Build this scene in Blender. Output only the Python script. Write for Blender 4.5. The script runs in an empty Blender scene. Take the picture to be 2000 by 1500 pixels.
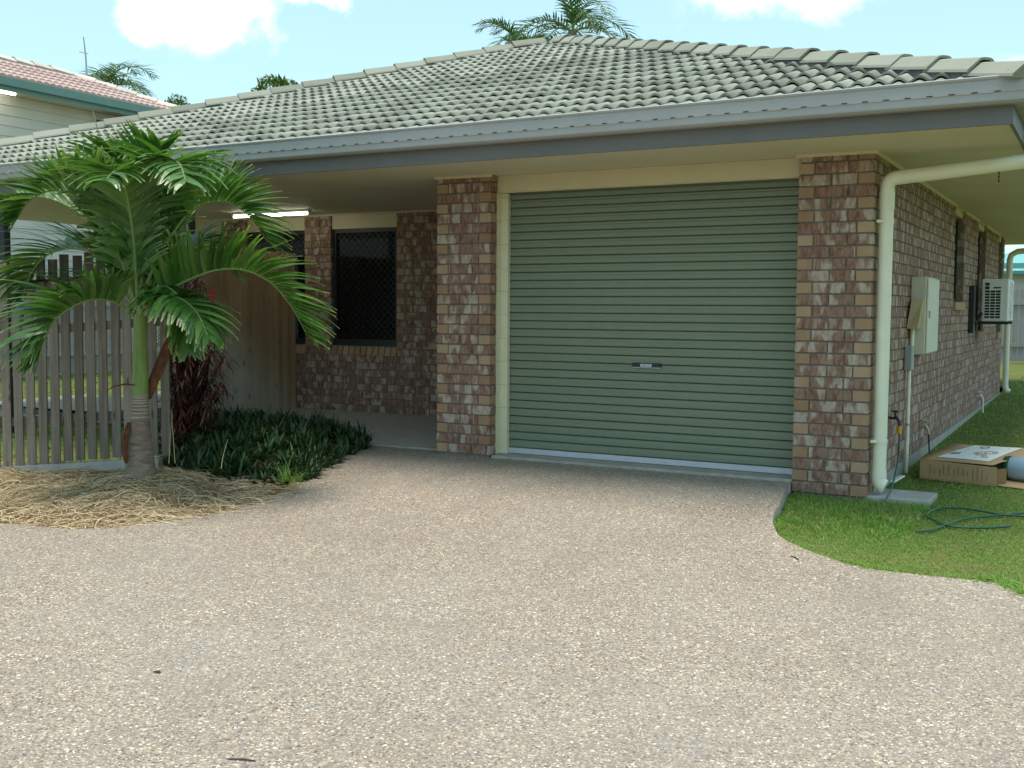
import bpy, bmesh, math, random
import numpy as np
from mathutils import Vector, Matrix
random.seed(7); rng = np.random.default_rng(11)
R = math.radians
S = bpy.context.scene
COL = S.collection

# ------------------------------------------------------------------ camera
CAM = np.array([5.1607, -8.0384, 1.2585]); YAW, PITCH, ROLL, FPX = -.50183, .06908, .0060, 2135.45
_fw = np.array([math.sin(YAW)*math.cos(PITCH), math.cos(YAW)*math.cos(PITCH), -math.sin(PITCH)])
_r = np.array([math.cos(YAW), -math.sin(YAW), 0.]); _u = np.cross(_r, _fw)
_r, _u = _r*math.cos(ROLL)+_u*math.sin(ROLL), -_r*math.sin(ROLL)+_u*math.cos(ROLL)
cd = bpy.data.cameras.new('camera'); cam = bpy.data.objects.new('camera', cd); COL.objects.link(cam)
cd.sensor_width = 36; cd.sensor_fit = 'HORIZONTAL'; cd.lens = FPX/2000*36; cd.clip_start = .05; cd.clip_end = 1500
M = Matrix(((_r[0], _u[0], -_fw[0], CAM[0]), (_r[1], _u[1], -_fw[1], CAM[1]), (_r[2], _u[2], -_fw[2], CAM[2]), (0, 0, 0, 1)))
cam.matrix_world = M; S.camera = cam
def ray(x, y): return _fw+_r*(x-1000)/FPX-_u*(y-750)/FPX
def onZ(x, y, z): d = ray(x, y); return CAM+d*(z-CAM[2])/d[2]
def onY(x, y, Y): d = ray(x, y); return CAM+d*(Y-CAM[1])/d[1]
def onX(x, y, X): d = ray(x, y); return CAM+d*(X-CAM[0])/d[0]
def atD(x, y, D): return CAM+ray(x, y)*D

# ------------------------------------------------------------------ light
SUN_EL, SUN_AZ = R(86), R(190)          # azimuth measured from +Y (behind the house) towards +X
w = bpy.data.worlds.new('World'); S.world = w; w.use_nodes = True
nt = w.node_tree; nt.nodes.clear()
def N(t, kind, **kw):
    n = t.nodes.new(kind)
    for k, v in kw.items():
        if k == 'inp':
            for a, b in v.items(): n.inputs[a].default_value = b
        else: setattr(n, k, v)
    return n
def build_world():
    t = nt; L = t.links.new
    sky = N(t, 'ShaderNodeTexSky', sky_type='NISHITA', sun_disc=False, sun_elevation=SUN_EL, sun_rotation=SUN_AZ, air_density=1.0, dust_density=.6, ozone_density=1.2)
    tint = N(t, 'ShaderNodeMix', data_type='RGBA', blend_type='MULTIPLY', inp={0: 1.0}); tint.inputs[7].default_value = (.86, 1.0, .98, 1)
    L(sky.outputs[0], tint.inputs[6])
    tc = N(t, 'ShaderNodeTexCoord'); sep = N(t, 'ShaderNodeSeparateXYZ'); L(tc.outputs['Generated'], sep.inputs[0])
    zz = N(t, 'ShaderNodeMath', operation='MAXIMUM', inp={1: .0}); L(sep.outputs[2], zz.inputs[0])
    za = N(t, 'ShaderNodeMath', operation='ADD', inp={1: .12}); L(zz.outputs[0], za.inputs[0])
    cx = N(t, 'ShaderNodeMath', operation='DIVIDE'); L(sep.outputs[0], cx.inputs[0]); L(za.outputs[0], cx.inputs[1])
    cy = N(t, 'ShaderNodeMath', operation='DIVIDE'); L(sep.outputs[1], cy.inputs[0]); L(za.outputs[0], cy.inputs[1])
    cb = N(t, 'ShaderNodeCombineXYZ', inp={2: 4.3}); L(cx.outputs[0], cb.inputs[0]); L(cy.outputs[0], cb.inputs[1])
    no = N(t, 'ShaderNodeTexNoise', inp={'Scale': 1.5, 'Detail': 7, 'Roughness': .55, 'Distortion': .3}); L(cb.outputs[0], no.inputs['Vector'])
    # two cumulus clouds as soft blobs of direction, frayed by the same noise
    acc = None
    wob = N(t, 'ShaderNodeTexNoise', inp={'Scale': 9.0, 'Detail': 6, 'Roughness': .62}); L(tc.outputs['Generated'], wob.inputs['Vector'])
    wv = N(t, 'ShaderNodeVectorMath', operation='MULTIPLY_ADD'); L(wob.outputs['Color'], wv.inputs[0]); wv.inputs[1].default_value = (.16,)*3; wv.inputs[2].default_value = (-.08,)*3
    dv = N(t, 'ShaderNodeVectorMath', operation='ADD'); L(tc.outputs['Generated'], dv.inputs[0]); L(wv.outputs[0], dv.inputs[1])
    for px, py, rad, hw in ((400, -40, .042, .06), (320, -10, .03, .035), (480, -15, .03, .04), (1530, -50, .04, .085), (1420, -45, .025, .05), (1650, -45, .024, .05), (640, -20, .018, .045)):
        d = ray(px, py); d = d/np.linalg.norm(d)
        a = N(t, 'ShaderNodeVectorMath', operation='SUBTRACT'); L(dv.outputs[0], a.inputs[0]); a.inputs[1].default_value = tuple(d)
        sc = N(t, 'ShaderNodeVectorMath', operation='MULTIPLY'); L(a.outputs[0], sc.inputs[0]); sc.inputs[1].default_value = (1/hw, 1/hw, 1/rad)
        ln = N(t, 'ShaderNodeVectorMath', operation='LENGTH'); L(sc.outputs[0], ln.inputs[0])
        mr = N(t, 'ShaderNodeMapRange', interpolation_type='SMOOTHSTEP', inp={1: 1.25, 2: .35, 3: 0., 4: 1.}); L(ln.outputs['Value'], mr.inputs[0])
        if acc is None: acc = mr.outputs[0]
        else:
            m = N(t, 'ShaderNodeMath', operation='MAXIMUM'); L(acc, m.inputs[0]); L(mr.outputs[0], m.inputs[1]); acc = m.outputs[0]
    field = N(t, 'ShaderNodeMapRange', interpolation_type='SMOOTHSTEP', inp={1: .56, 2: .78, 3: 0., 4: .9}); L(no.outputs['Fac'], field.inputs[0])
    m = N(t, 'ShaderNodeMath', operation='MAXIMUM'); L(acc, m.inputs[0]); L(field.outputs[0], m.inputs[1])
    mix = N(t, 'ShaderNodeMix', data_type='RGBA'); L(m.outputs[0], mix.inputs[0]); hz_ = N(t, 'ShaderNodeMix', data_type='RGBA', inp={0: .42}); L(tint.outputs[2], hz_.inputs[6]); hz_.inputs[7].default_value = (5.0, 7.3, 7.3, 1)
    L(hz_.outputs[2], mix.inputs[6]); mix.inputs[7].default_value = (9.6, 9.9, 9.7, 1)
    bg = N(t, 'ShaderNodeBackground', inp={1: .125}); L(mix.outputs[2], bg.inputs[0])
    out = N(t, 'ShaderNodeOutputWorld'); L(bg.outputs[0], out.inputs[0])
build_world()
sl = bpy.data.lights.new('sun', 'SUN'); sl.energy = 2.8; sl.angle = R(28); sl.color = (1, .93, .81)
so = bpy.data.objects.new('sun', sl); COL.objects.link(so); so.location = (0, 5, 30)
sd = Vector((math.sin(SUN_AZ)*math.cos(SUN_EL), math.cos(SUN_AZ)*math.cos(SUN_EL), math.sin(SUN_EL)))
so.rotation_euler = sd.to_track_quat('Z', 'Y').to_euler()
S.view_settings.view_transform = 'Standard'; S.view_settings.look = 'None'; S.view_settings.gamma = 1
S.view_settings.use_curve_mapping = False; S.view_settings.exposure = .6

# ------------------------------------------------------------------ materials
MAT = {}
class MB_:
    """small node-graph helper for one material"""
    def __init__(s, name, rough=.7, spec=.3, metal=0.):
        s.m = bpy.data.materials.new(name); s.m.use_nodes = True; s.t = s.m.node_tree; s.t.nodes.clear(); MAT[name] = s.m
        s.b = N(s.t, 'ShaderNodeBsdfPrincipled', inp={'Roughness': rough, 'Metallic': metal, 'Specular IOR Level': spec})
        s.o = N(s.t, 'ShaderNodeOutputMaterial'); s.L = s.t.links.new; s.L(s.b.outputs[0], s.o.inputs[0])
        s.geo = N(s.t, 'ShaderNodeNewGeometry'); s.oi = N(s.t, 'ShaderNodeObjectInfo')
    def mapv(s, vec, scale): 
        n = N(s.t, 'ShaderNodeVectorMath', operation='MULTIPLY'); s.L(vec, n.inputs[0]); n.inputs[1].default_value = scale; return n.outputs[0]
    def noise(s, scale, detail=4, rough=.55, vec=None, dist=0.):
        n = N(s.t, 'ShaderNodeTexNoise', inp={'Scale': scale, 'Detail': detail, 'Roughness': rough, 'Distortion': dist}); s.L(vec if vec else s.geo.outputs['Position'], n.inputs['Vector']); return n.outputs['Fac']
    def ramp(s, fac, stops, interp='LINEAR'):
        n = N(s.t, 'ShaderNodeValToRGB'); cr = n.color_ramp; cr.interpolation = interp
        while len(cr.elements) < len(stops): cr.elements.new(.5)
        for e, (p, c) in zip(cr.elements, stops): e.position = p; e.color = (*c, 1)
        s.L(fac, n.inputs[0]); return n.outputs[0]
    def mix(s, fac, a, b, mode='MIX'):
        n = N(s.t, 'ShaderNodeMix', data_type='RGBA', blend_type=mode)
        for i, v in ((0, fac), (6, a), (7, b)):
            if isinstance(v, (int, float)): n.inputs[i].default_value = v
            elif isinstance(v, tuple): n.inputs[i].default_value = (*v, 1)
            else: s.L(v, n.inputs[i])
        return n.outputs[2]
    def math(s, op, a, b=0.):
        n = N(s.t, 'ShaderNodeMath', operation=op)
        for i, v in ((0, a), (1, b)):
            if isinstance(v, (int, float)): n.inputs[i].default_value = v
            else: s.L(v, n.inputs[i])
        return n.outputs[0]
    def rnd(s):
        a = s.math('MULTIPLY', s.oi.outputs['Random'], 7.13); b = s.math('MULTIPLY', s.geo.outputs['Random Per Island'], 3.71)
        return s.math('FRACT', s.math('ADD', a, b))
    def rng(s, fac, a, b, c=0., d=1.):
        n = N(s.t, 'ShaderNodeMapRange', inp={1: a, 2: b, 3: c, 4: d}); s.L(fac, n.inputs[0]); return n.outputs[0]
    def bump(s, h, strength=.3, dist=.01):
        n = N(s.t, 'ShaderNodeBump', inp={'Strength': strength, 'Distance': dist}); s.L(h, n.inputs['Height']); s.L(n.outputs[0], s.b.inputs['Normal'])
    def col(s, c):
        if isinstance(c, tuple): s.b.inputs['Base Color'].default_value = (*c, 1)
        else: s.L(c, s.b.inputs['Base Color'])
        return s
def plain(name, c, rough=.6, spec=.3, metal=0., var=.12, scale=6., bump=0.):
    m = MB_(name, rough, spec, metal)
    n = m.noise(scale, 5, .6)
    lo = tuple(x*(1-var) for x in c); hi = tuple(min(1, x*(1+var)) for x in c)
    m.col(m.ramp(n, [(.3, lo), (.7, hi)]))
    if bump: m.bump(m.noise(scale*25, 3), bump, .004)
    return m
def wood(name, stops, grain=1., sheltered=None):
    m = MB_(name, .85, .15)
    v = m.mapv(m.geo.outputs['Position'], (38, 38, 1.6))
    off = N(m.t, 'ShaderNodeVectorMath', operation='ADD'); m.L(v, off.inputs[0])
    cb = N(m.t, 'ShaderNodeCombineXYZ'); r = m.rnd(); m.L(m.math('MULTIPLY', r, 40), cb.inputs[0]); m.L(m.math('MULTIPLY', r, 23), cb.inputs[2]); m.L(cb.outputs[0], off.inputs[1])
    g = m.noise(1.0, 5, .65, off.outputs[0])
    big = m.noise(2.2, 4, .6, off.outputs[0]) if False else m.noise(3.0, 4, .6)
    f = m.math('ADD', m.math('MULTIPLY', g, .55), m.math('ADD', m.math('MULTIPLY', big, .25), m.math('MULTIPLY', r, .22)))
    c = m.ramp(f, stops)
    kn = N(m.t, 'ShaderNodeTexVoronoi', inp={'Scale': 1.0}); m.L(m.mapv(off.outputs[0], (.28, .28, 1.6)), kn.inputs['Vector'])
    c = m.mix(m.rng(kn.outputs['Distance'], .06, .13, .75, 0.), c, (.05, .03, .02))
    if sheltered: c = sheltered(m, c, g)
    m.col(c); m.bump(g, .35, .004); return m
def brick_mat(name, header):
    m = MB_(name, .85, .2); r = m.rnd()
    sp = N(m.t, 'ShaderNodeSeparateXYZ'); m.L(m.geo.outputs['Position'], sp.inputs[0])
    al = m.math('ADD', sp.outputs[0], sp.outputs[1])
    cb = N(m.t, 'ShaderNodeCombineXYZ')
    m.L(m.math('ADD', m.math('MULTIPLY', al, 11.), m.math('MULTIPLY', r, 57.)), cb.inputs[0]); m.L(m.math('MULTIPLY', sp.outputs[2], 4.0), cb.inputs[1]); m.L(m.math('MULTIPLY', r, 31.), cb.inputs[2])
    n1 = m.noise(1.0, 3, .5, cb.outputs[0], .35); n2 = m.noise(3.2, 4, .6, cb.outputs[0], .3); fine = m.noise(260, 3, .7)
    if header:
        c = m.ramp(m.math('ADD', m.math('MULTIPLY', n1, .5), m.math('MULTIPLY', r, .5)), [(.2, (.31, .18, .105)), (.5, (.41, .265, .165)), (.8, (.48, .33, .215))])
    else:
        a = m.ramp(n2, [(.3, (.16, .08, .062)), (.45, (.26, .135, .092)), (.56, (.29, .195, .155)), (.7, (.37, .205, .12))])
        pale = m.ramp(n2, [(.3, (.34, .245, .19)), (.6, (.51, .425, .35))])
        c = m.mix(m.rng(n1, .50, .59), a, pale)
    c = m.mix(.35, c, m.ramp(fine, [(.3, (.55, .55, .55)), (.7, (1, 1, 1))]), 'MULTIPLY')
    m.col(c); m.bump(m.noise(120, 4, .7), .35, .004); return m
brick_mat('brick', False); brick_mat('brick_header', True)
plain('mortar', (.21, .185, .16), .95, .1, var=.2, scale=30, bump=.4)
plain('concrete', (.40, .39, .36), .9, .2, var=.2, scale=5, bump=.25)
plain('threshold', (.36, .34, .30), .9, .2, var=.18, scale=9, bump=.25)
plain('cream', (.64, .56, .375), .55, .3, var=.04, scale=3)
plain('soffit', (.68, .62, .46), .6, .25, var=.05, scale=1.7)
plain('jamb_paint', (.70, .66, .47), .55, .3, var=.05, scale=8)
plain('pipe_cream', (.82, .79, .62), .4, .4, var=.05, scale=7)
plain('gutter_grey', (.37, .365, .36), .45, .4, var=.07, scale=2.5)
plain('fascia_shaded_grey', (.155, .15, .145), .55, .3, var=.07, scale=3)  # grey darkened well below the gutter's: shade under the gutter is in this colour
plain('dark_metal', (.018, .022, .025), .4, .4)
plain('post_dark', (.045, .045, .06), .5, .3)
plain('black_plastic', (.012, .012, .013), .35, .5)
plain('white_plastic', (.75, .75, .70), .4, .4, var=.04)
plain('meter_beige', (.62, .59, .47), .5, .3, var=.05)
plain('meter_cover', (.45, .36, .20), .5, .3, var=.1)
plain('box_grey', (.33, .35, .34), .5, .3)
plain('alu', (.52, .54, .60), .35, .5, .2, var=.06, scale=12)
plain('cardboard', (.46, .31, .17), .85, .15, var=.1, scale=8, bump=.08)
plain('cardboard_dark', (.24, .155, .075), .85, .15)
plain('print_white', (.85, .85, .82), .5, .3, var=.03)
plain('print_ink', (.12, .11, .14), .6, .2)
plain('print_gold', (.50, .40, .14), .6, .2)
plain('drum_blue', (.30, .44, .55), .35, .5, var=.08)
plain('drum_green', (.02, .10, .045), .4, .4)
plain('hose_green', (.01, .085, .055), .35, .5)
plain('yellow', (.65, .35, .02), .5)
plain('brass', (.42, .38, .24), .4, .5, .5)
plain('soil', (.30, .21, .115), .95, .1, var=.4, scale=14, bump=.5)
plain('neigh_wall', (.62, .59, .52), .7, .2, var=.06, scale=2)
plain('neigh_teal', (.17, .30, .28), .5, .3, var=.06)
plain('teal_bright', (.16, .42, .40), .5, .3)
plain('hood_brown', (.12, .05, .035), .6)
plain('husk', (.13, .055, .03), .85, .1, var=.4, scale=25)
plain('stem_brown', (.085, .06, .042), .9, .1, var=.4, scale=25)
plain('bark_far', (.20, .17, .14), .9, .1, var=.3, scale=8)
plain('galv', (.35, .36, .38), .4, .5, .5)
m = MB_('glass_dark', .06, .5); m.col((.006, .008, .009))
m = MB_('curtain', .9, .1); m.col((.02, .02, .02))
m = MB_('tube_glow', .4); m.col((.9, .95, .85)); m.b.inputs['Emission Color'].default_value = (1, 1, .86, 1); m.b.inputs['Emission Strength'].default_value = 5.0
# roller door paint
m = MB_('door_green', .42, .35)
st = m.mapv(m.geo.outputs['Position'], (1.4, 1.4, 30)); c = m.ramp(m.math('ADD', m.math('MULTIPLY', m.noise(1.0, 5, .6, st), .6), m.math('MULTIPLY', m.noise(1., 6, .65, m.mapv(m.geo.outputs['Position'], (5, 5, .8))), .4)), [(.3, (.168, .202, .138)), (.7, (.200, .236, .164))])
m.col(c)
# roof tiles
def tile_mat(name, lo, mid, hi):
    m = MB_(name, .85, .2); r = m.rnd()
    f = m.math('ADD', m.math('MULTIPLY', m.noise(1.1, 6, .65), .6), m.math('MULTIPLY', r, .42))
    c = m.ramp(f, [(.3, lo), (.5, mid), (.7, hi)])
    c = m.mix(m.rng(m.noise(22, 5, .75), .60, .74, 0, .5), c, tuple(x*.45 for x in lo))
    c = m.mix(.3, c, m.ramp(m.noise(170, 3, .7), [(.3, (.6, .6, .6)), (.7, (1, 1, 1))]), 'MULTIPLY')
    m.col(c); m.bump(m.noise(150, 4, .7), .3, .004)
tile_mat('roof_tile', (.235, .243, .20), (.315, .325, .27), (.37, .381, .322))
tile_mat('hip_tile', (.225, .23, .185), (.29, .296, .24), (.335, .342, .285))
plain('hip_bedding', (.13, .125, .135), .95, .1, var=.2, scale=20)
plain('underlay', (.05, .05, .05), .95, .1)
tile_mat('pink_tile', (.40, .27, .25), (.48, .34, .31), (.54, .40, .36))
tile_mat('pink_hip', (.55, .47, .42), (.62, .54, .48), (.68, .60, .54))
# exposed aggregate driveway
m = MB_('aggregate', .75, .25); pos = m.geo.outputs['Position']
def vor(scale):
    n = N(m.t, 'ShaderNodeTexVoronoi', inp={'Scale': scale, 'Randomness': 1.0}); m.L(pos, n.inputs['Vector'])
    s3 = N(m.t, 'ShaderNodeSeparateColor'); m.L(n.outputs['Color'], s3.inputs[0]); return n, s3
v1, s1 = vor(93.); v2, s2 = vor(165.)
stones = [(0, (.09, .072, .065)), (.13, (.29, .20, .135)), (.29, (.40, .315, .235)), (.44, (.19, .175, .17)), (.58, (.46, .375, .285)), (.74, (.31, .29, .285)), (.86, (.62, .545, .44)), (.95, (.86, .80, .70))]
ca = m.ramp(s1.outputs[0], stones, 'CONSTANT'); cb_ = m.ramp(s2.outputs[1], stones, 'CONSTANT')
c = m.mix(m.rng(s1.outputs[2], .45, .5), ca, cb_)
c = m.mix(m.rng(v1.outputs['Distance'], .40, .66, 0., .6), c, (.24, .205, .175))
c = m.mix(m.rng(m.noise(.55, 5, .6), .38, .7, 0., .30), c, (.36, .345, .325))
c = m.mix(m.rng(m.noise(3.1, 5, .65), .45, .75, 0., .4), c, (.22, .195, .175)); c = m.mix(1., c, (.975, .945, .905), 'MULTIPLY'); c = m.mix(m.rng(m.noise(1.3, 3, .5, m.mapv(pos, (1.6, .35, 1))), .55, .75, 0., .22), c, (.16, .145, .13))
m.col(c); m.bump(m.math('SUBTRACT', 1.0, v1.outputs['Distance']), .45, .006)
# porch paving
plain('porch_floor', (.46, .43, .39), .7, .3, var=.15, scale=6, bump=.15)
# lawn soil sheet and blades
m = MB_('lawn_soil', .95, .1)
c = m.ramp(m.noise(2.2, 6, .65), [(.3, (.10, .15, .04)), (.5, (.14, .16, .05)), (.72, (.20, .17, .08))]); c = m.mix(.5, c, m.ramp(m.noise(60, 4, .7), [(.3, (.35, .35, .35)), (.7, (1.3, 1.3, 1.3))]), 'MULTIPLY')
m.col(c); m.bump(m.noise(70, 4, .7), .7, .02)
def leaf_mat(name, stops, trans=.3, rough=.45, spec=.35, patch=None, tip=None, isl=True, tintscale=2.):
    m = MB_(name, rough, spec)
    r = m.geo.outputs['Random Per Island'] if isl else m.rnd()
    f = m.math('ADD', m.math('MULTIPLY', r, .6), m.math('MULTIPLY', m.noise(tintscale, 3, .5), .4))
    c = m.ramp(f, stops)
    if patch: c = m.mix(m.rng(m.noise(*patch[0]), patch[1], patch[2], 0., patch[3]), c, patch[4])
    if tip:
        at = N(m.t, 'ShaderNodeAttribute', attribute_name='tip'); c = m.mix(m.rng(at.outputs['Fac'], tip[0], tip[1], 0., tip[2]), c, tip[3])
    m.col(c)
    tr = N(m.t, 'ShaderNodeBsdfTranslucent'); 
    br = m.mix(1.0, c, (1.25, 1.35, .7), 'MULTIPLY'); m.L(br, tr.inputs[0])
    mx = N(m.t, 'ShaderNodeMixShader', inp={0: trans}); m.L(m.b.outputs[0], mx.inputs[1]); m.L(tr.outputs[0], mx.inputs[2]); m.L(mx.outputs[0], m.o.inputs[0]); return m
leaf_mat('grass_blade', [(.2, (.12, .235, .035)), (.5, (.20, .36, .065)), (.72, (.31, .44, .12)), (.9, (.50, .48, .24))], .3, .55, .2, patch=((1.6, 5, .6), .54, .74, .6, (.27, .24, .11)))
leaf_mat('palm_leaf', [(.15, (.03, .085, .015)), (.45, (.066, .165, .028)), (.75, (.13, .25, .058)), (.92, (.27, .32, .11))], .26, .3, .5, tip=(.86, 1.0, .75, (.42, .45, .18)))
leaf_mat('palm_far_leaf', [(.2, (.03, .08, .02)), (.6, (.06, .125, .035)), (.9, (.13, .17, .06))], .25, .5, .3)
leaf_mat('cover_leaf', [(.2, (.016, .042, .014)), (.5, (.030, .072, .022)), (.75, (.055, .105, .038)), (.92, (.085, .035, .06))], .12, .4, .4)
leaf_mat('cordyline_leaf', [(.2, (.06, .02, .018)), (.55, (.16, .042, .038)), (.8, (.11, .09, .04)), (.95, (.40, .07, .06))], .15, .45, .35)
leaf_mat('tree_leaf', [(.2, (.04, .085, .018)), (.6, (.09, .15, .03)), (.9, (.24, .26, .05))], .3, .5, .3)
leaf_mat('straw', [(.15, (.21, .14, .08)), (.4, (.42, .31, .19)), (.65, (.62, .49, .32)), (.9, (.80, .69, .50))], .12, .75, .15)
# palm trunk, crownshaft
m = MB_('palm_trunk', .85, .2)
sp = N(m.t, 'ShaderNodeSeparateXYZ'); m.L(m.geo.outputs['Position'], sp.inputs[0])
c = m.ramp(m.noise(1., 5, .7, m.mapv(m.geo.outputs['Position'], (9, 9, 40))), [(.3, (.13, .095, .07)), (.55, (.23, .18, .14)), (.75, (.34, .30, .25))])
m.col(c); m.bump(m.noise(1., 5, .7, m.mapv(m.geo.outputs['Position'], (20, 20, 90))), .5, .006)
m = MB_('ring_pale', .85, .2); m.col((.36, .33, .27))
m = MB_('crownshaft', .45, .35)
c = m.ramp(m.noise(1., 4, .6, m.mapv(m.geo.outputs['Position'], (16, 16, 2.5))), [(.3, (.13, .21, .05)), (.6, (.22, .30, .085)), (.8, (.30, .34, .15))]); m.col(c)
m = MB_('rachis', .45, .35); m.col((.20, .28, .085))
def shel(m, c, g):
    sp = N(m.t, 'ShaderNodeSeparateXYZ'); m.L(m.geo.outputs['Position'], sp.inputs[0])
    # sheltered by the eave: rain reaches higher the nearer the open front
    h = m.math('ADD', m.math('ADD', sp.outputs[2], m.math('MULTIPLY', sp.outputs[1], .85)), m.math('MULTIPLY', g, .5))
    return m.mix(m.rng(h, 2.15, 2.75), c, m.mix(1., c, (.86, .64, .46), 'MULTIPLY'))
wood('picket_wood', [(.25, (.09, .07, .054)), (.45, (.175, .145, .117)), (.6, (.26, .225, .185)), (.8, (.36, .32, .27))])
wood('screen_wood', [(.25, (.30, .26, .21)), (.45, (.47, .42, .35)), (.65, (.60, .555, .475)), (.85, (.68, .63, .55))], sheltered=shel)
wood('grey_wood', [(.25, (.22, .215, .21)), (.5, (.30, .295, .295)), (.8, (.38, .375, .375))])

# ------------------------------------------------------------------ object helpers
WL = {}
def put(name, me, parent=None, loc=(0, 0, 0), mat=None, mtx=None, **props):
    """link mesh data as an object; loc / mtx are in world space"""
    o = bpy.data.objects.new(name, me); COL.objects.link(o)
    Mw = mtx if mtx is not None else Matrix.Translation(loc)
    if parent is not None:
        o.parent = parent; o.matrix_parent_inverse = WL[parent].inverted()
    o.matrix_basis = Mw; WL[o] = Mw
    if mat and me is not None and not me.materials:
        for x in (mat if isinstance(mat, (list, tuple)) else [mat]): me.materials.append(MAT[x])
    for k, v in props.items(): o[k] = v
    return o
def empty(name, loc, label, category, group=None):
    o = put(name, None, None, loc); o.empty_display_size = .2
    o['label'] = label; o['category'] = category
    if group: o['group'] = group
    return o
def mesh(name, V, F, smooth=False, mi=None):
    me = bpy.data.meshes.new(name); me.from_pydata([tuple(v) for v in V], [], [tuple(f) for f in F])
    if smooth: me.polygons.foreach_set('use_smooth', [True]*len(F))
    if mi is not None: me.polygons.foreach_set('material_index', mi)
    me.update(); return me
class MB:
    def __init__(s): s.V = []; s.F = []; s.I = []
    def add(s, V, F, mi=0):
        k = len(s.V); s.V += [tuple(v) for v in V]; s.F += [tuple(i+k for i in f) for f in F]; s.I += [mi]*len(F); return s
    def box(s, a, b, mi=0, M=None, rot=None):
        x0, y0, z0 = a; x1, y1, z1 = b
        V = [(x0, y0, z0), (x1, y0, z0), (x1, y1, z0), (x0, y1, z0), (x0, y0, z1), (x1, y0, z1), (x1, y1, z1), (x0, y1, z1)]
        if M is not None: V = [tuple(M @ Vector(v)) for v in V]
        return s.add(V, [(3, 2, 1, 0), (4, 5, 6, 7), (0, 1, 5, 4), (1, 2, 6, 5), (2, 3, 7, 6), (3, 0, 4, 7)], mi)
    def cham(s, a, b, c=.004, mi=0, M=None):
        """box with all edges chamfered (24 verts, 26 faces)"""
        bm = bmesh.new(); bmesh.ops.create_cube(bm, size=1)
        for v in bm.verts: v.co = Vector([a[i]+(v.co[i]+.5)*(b[i]-a[i]) for i in range(3)])
        bmesh.ops.bevel(bm, geom=bm.edges[:], offset=c, segments=1, affect='EDGES')
        V = [v.co.copy() for v in bm.verts]; 
        if M is not None: V = [M @ v for v in V]
        s.add(V, [[v.index for v in f.verts] for f in bm.faces], mi); bm.free(); return s
    def tube(s, pts, rad, n=10, mi=0, cap=True):
        pts = [Vector(p) for p in pts]; k0 = len(s.V); up = Vector((0, 0, 1))
        rads = rad if isinstance(rad, (list, tuple)) else [rad]*len(pts)
        prev = None
        for i, p in enumerate(pts):
            t = (pts[min(i+1, len(pts)-1)]-pts[max(i-1, 0)]).normalized()
            if prev is None:
                a = t.cross(up); a = t.cross(Vector((1, 0, 0))) if a.length < .05 else a
            else: a = prev-t*prev.dot(t)
            a.normalize(); b = t.cross(a); prev = a
            for j in range(n):
                q = 2*math.pi*j/n; s.V.append(tuple(p+(a*math.cos(q)+b*math.sin(q))*rads[i]))
        for i in range(len(pts)-1):
            for j in range(n): s.F.append((k0+i*n+j, k0+i*n+(j+1) % n, k0+(i+1)*n+(j+1) % n, k0+(i+1)*n+j)); s.I.append(mi)
        if cap:
            for base, rev in ((k0, True), (k0+(len(pts)-1)*n, False)):
                k = len(s.V); s.V += [s.V[base+j] for j in range(n)]; s.F.append(tuple(k+j for j in (reversed(range(n)) if rev else range(n)))); s.I.append(mi)
        return s
    def extr(s, prof, p0, p1, ax, ay, mi=0, closed=True):
        """profile [(a,b)] in axes ax, ay swept from p0 to p1"""
        p0, p1, ax, ay = map(Vector, (p0, p1, ax, ay)); n = len(prof)
        V = [p0+ax*a+ay*b for a, b in prof]+[p1+ax*a+ay*b for a, b in prof]
        F = [(i, (i+1) % n, n+(i+1) % n, n+i) for i in range(n if closed else n-1)]
        if closed: F += [tuple(reversed(range(n))), tuple(range(n, 2*n))]
        return s.add(V, F, mi)
    def me(s, name, smooth=False, recalc=True):
        m = mesh(name, s.V, s.F, smooth, s.I)
        if recalc:
            bm = bmesh.new(); bm.from_mesh(m); bmesh.ops.recalc_face_normals(bm, faces=bm.faces[:]); bm.to_mesh(m); bm.free()
        return m
    def put(s, name, parent=None, mat=None, smooth=False, recalc=True, loc=(0, 0, 0), **kw):
        if any(loc): s.V = [(v[0]-loc[0], v[1]-loc[1], v[2]-loc[2]) for v in s.V]
        return put(name, s.me(name, smooth, recalc), parent, loc, mat, **kw)
def npmesh(name, V, F, mat, smooth=False, attr=None):
    """V (n,3), F (m,k) equal-size faces"""
    me = bpy.data.meshes.new(name); n, mm, k = len(V), len(F), F.shape[1]
    me.vertices.add(n); me.vertices.foreach_set('co', V.astype(np.float32).ravel())
    me.loops.add(mm*k); me.loops.foreach_set('vertex_index', F.astype(np.int32).ravel())
    me.polygons.add(mm); me.polygons.foreach_set('loop_start', np.arange(0, mm*k, k, dtype=np.int32))
    me.polygons.foreach_set('use_smooth', np.full(mm, smooth))
    me.update(calc_edges=True); me.validate()
    if attr is not None:
        a = me.attributes.new('tip', 'FLOAT', 'POINT'); a.data.foreach_set('value', attr.astype(np.float32))
    for x in (mat if isinstance(mat, (list, tuple)) else [mat]): me.materials.append(MAT[x])
    return me
def smooth01(x): x = np.clip(x, 0, 1); return x*x*(3-2*x)
def inside(P, poly):
    x, y = P[:, 0], P[:, 1]; r = np.zeros(len(P), bool); n = len(poly)
    for i in range(n):
        x0, y0 = poly[i]; x1, y1 = poly[(i+1) % n]
        c = ((y0 > y) != (y1 > y)); xi = (x1-x0)*(y-y0)/((y1-y0) if y1 != y0 else 1e-9)+x0
        r ^= c & (x < xi)
    return r
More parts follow.
